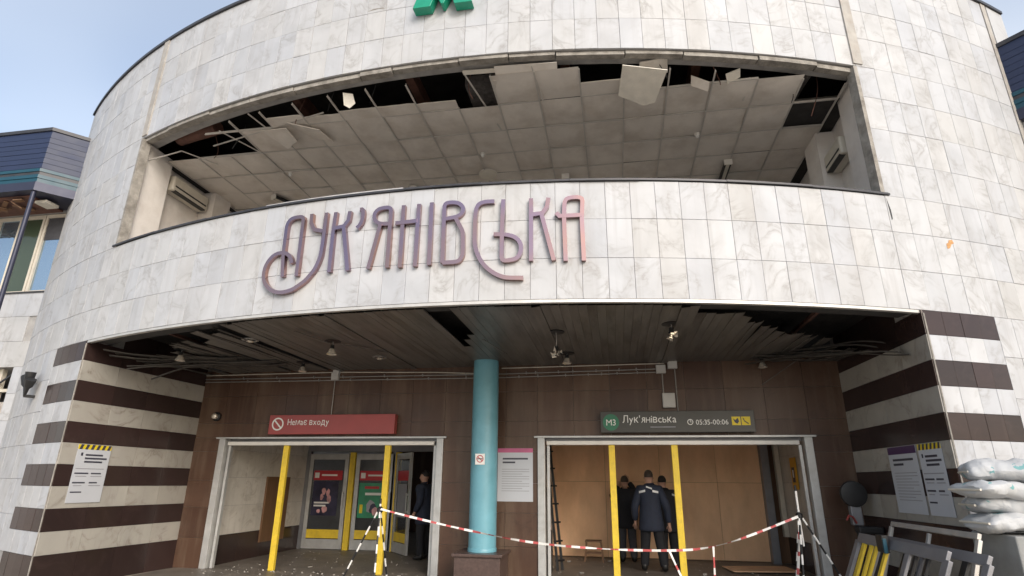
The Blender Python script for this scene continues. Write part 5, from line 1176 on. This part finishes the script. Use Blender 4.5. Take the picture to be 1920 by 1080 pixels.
def bag(loc, rot, lx, ly, lz, label):
    t = thing('sandbag', label, 'sandbag', loc, rot, group='sandbags on the concrete block', local=True)
    n, mseg = 18, 14; vs_ = []; fs = []; rr = random.Random(hash(label) % 1000)
    ph_ = [rr.uniform(0, 6.28) for _ in range(6)]
    for i in range(n+1):
        u = -1+2*i/n; prof = max(0.14, (1-abs(u)**6))**0.5
        for j in range(mseg):
            a = 2*math.pi*j/mseg; ca, sa = math.cos(a), math.sin(a)
            sx = math.copysign(abs(ca)**0.75, ca); sz = math.copysign(abs(sa)**0.8, sa)
            wob = 1+0.05*math.sin(3*a+ph_[0]+4*u)+0.04*math.sin(5*u+ph_[1])+0.035*math.sin(7*a+ph_[2]-6*u)
            wdt = ly*(0.86+0.14*prof)*wob; hgt = lz*prof*wob
            vs_.append((u*lx+0.01*math.sin(5*a+ph_[3]), wdt*sx, lz+hgt*sz+0.02*math.sin(2.5*u+ph_[4])))
    for i in range(n):
        for j in range(mseg): fs.append((i*mseg+j, i*mseg+(j+1) % mseg, (i+1)*mseg+(j+1) % mseg, (i+1)*mseg+j))
    fs += [tuple(range(mseg))[::-1], tuple(n*mseg+j for j in range(mseg))]
    o = MB().add(vs_, fs).build('sack', M['sack'], t, smooth=True); o.modifiers.new('sub', 'SUBSURF').levels = 1
    o.modifiers['sub'].render_levels = 1
    dm = o.modifiers.new('crumple', 'DISPLACE'); dm.texture = CR; dm.strength = 0.09; dm.mid_level = 0.5; dm.texture_coords = 'GLOBAL'
    MB().tube([(-lx*0.99, -ly*0.8, lz+0.01), (-lx*1.01, 0, lz+0.012), (-lx*0.99, ly*0.8, lz+0.01)], 0.012, 6).build('seam', M['offwhite'], t)
    return t
bag((4.16, 7.28, 1.14), R_(6), 0.50, 0.28, 0.10, 'white woven sandbag at the bottom of the stack on the concrete block')
bag((4.20, 7.30, 1.31), R_(-9), 0.50, 0.28, 0.10, 'second white sandbag up from the concrete block')
bag((4.10, 7.24, 1.47), R_(9), 0.50, 0.29, 0.095, 'third white sandbag up from the concrete block')
bag((4.16, 7.24, 1.62), R_(-16), 0.44, 0.28, 0.125, 'plump top sandbag with teal print lying nearest the striped slabs')
bag((4.62, 7.12, 1.63), R_(26), 0.46, 0.28, 0.125, 'plump top sandbag with teal print resting slantwise on its neighbour')
bag((5.05, 7.25, 1.14), R_(80), 0.36, 0.25, 0.16, 'white sandbag at the far end of the concrete block, away from the stripes')

# ------------------------------------------------------------------ debris on the ground
for k in range(15):
    x = random.uniform(-7.6, 3.0); y = random.uniform(11.0, 13.8) if random.random() < 0.75 else random.uniform(9.6, 10.8)
    if (-2.9 < x < -1.5): continue
    n = random.randint(4, 6); r = random.uniform(0.02, 0.06)
    poly = [(x+r*random.uniform(0.6, 1.2)*math.cos(6.283*i/n), y+r*random.uniform(0.6, 1.2)*math.sin(6.283*i/n)) for i in range(n)]
    o = MB().prism(poly, 'z', 0.007, 0.007+random.uniform(0.008, 0.03)).build('plaster_shard', M['rubble']); tag(o, 'small pale shard of plaster lying on the entrance floor', 'rubble', 'plaster shards on the entrance floor')

gr = MB(); rg = random.Random(3)
for k in range(900):
    x = rg.uniform(-7.7, 3.2); y = rg.choice((rg.uniform(10.9, 14.2), rg.gauss(10.7, 0.25), rg.uniform(8.3, 10.6))); r = rg.choice((0.008, 0.012, 0.02))*rg.uniform(0.7, 1.4)
    if -2.8 < x < -1.8 and 9.8 < y < 10.9: continue
    if (x < -7.5 or -3.6 < x < -1.2 or x > 3.1) and y > 10.8: continue
    a = rg.uniform(0, 6.28); h = r*rg.uniform(0.3, 0.9); c_ = [(x+r*math.cos(a+q*2.09), y+r*math.sin(a+q*2.09)) for q in range(3)]
    gr.add([(p_[0], p_[1], 0.0065) for p_ in c_]+[(x, y, 0.0065+h)], [(0, 1, 3), (1, 2, 3), (2, 0, 3)])
o = gr.build('grit', M['rubble']); o['kind'] = 'stuff'; o['label'] = 'fine grit and crumbs of plaster scattered on the entrance floor'; o['category'] = 'grit'
for o in bpy.data.objects:
    for k in ('_w',):
        if k in o: del o[k]
scene.render.engine = 'CYCLES'
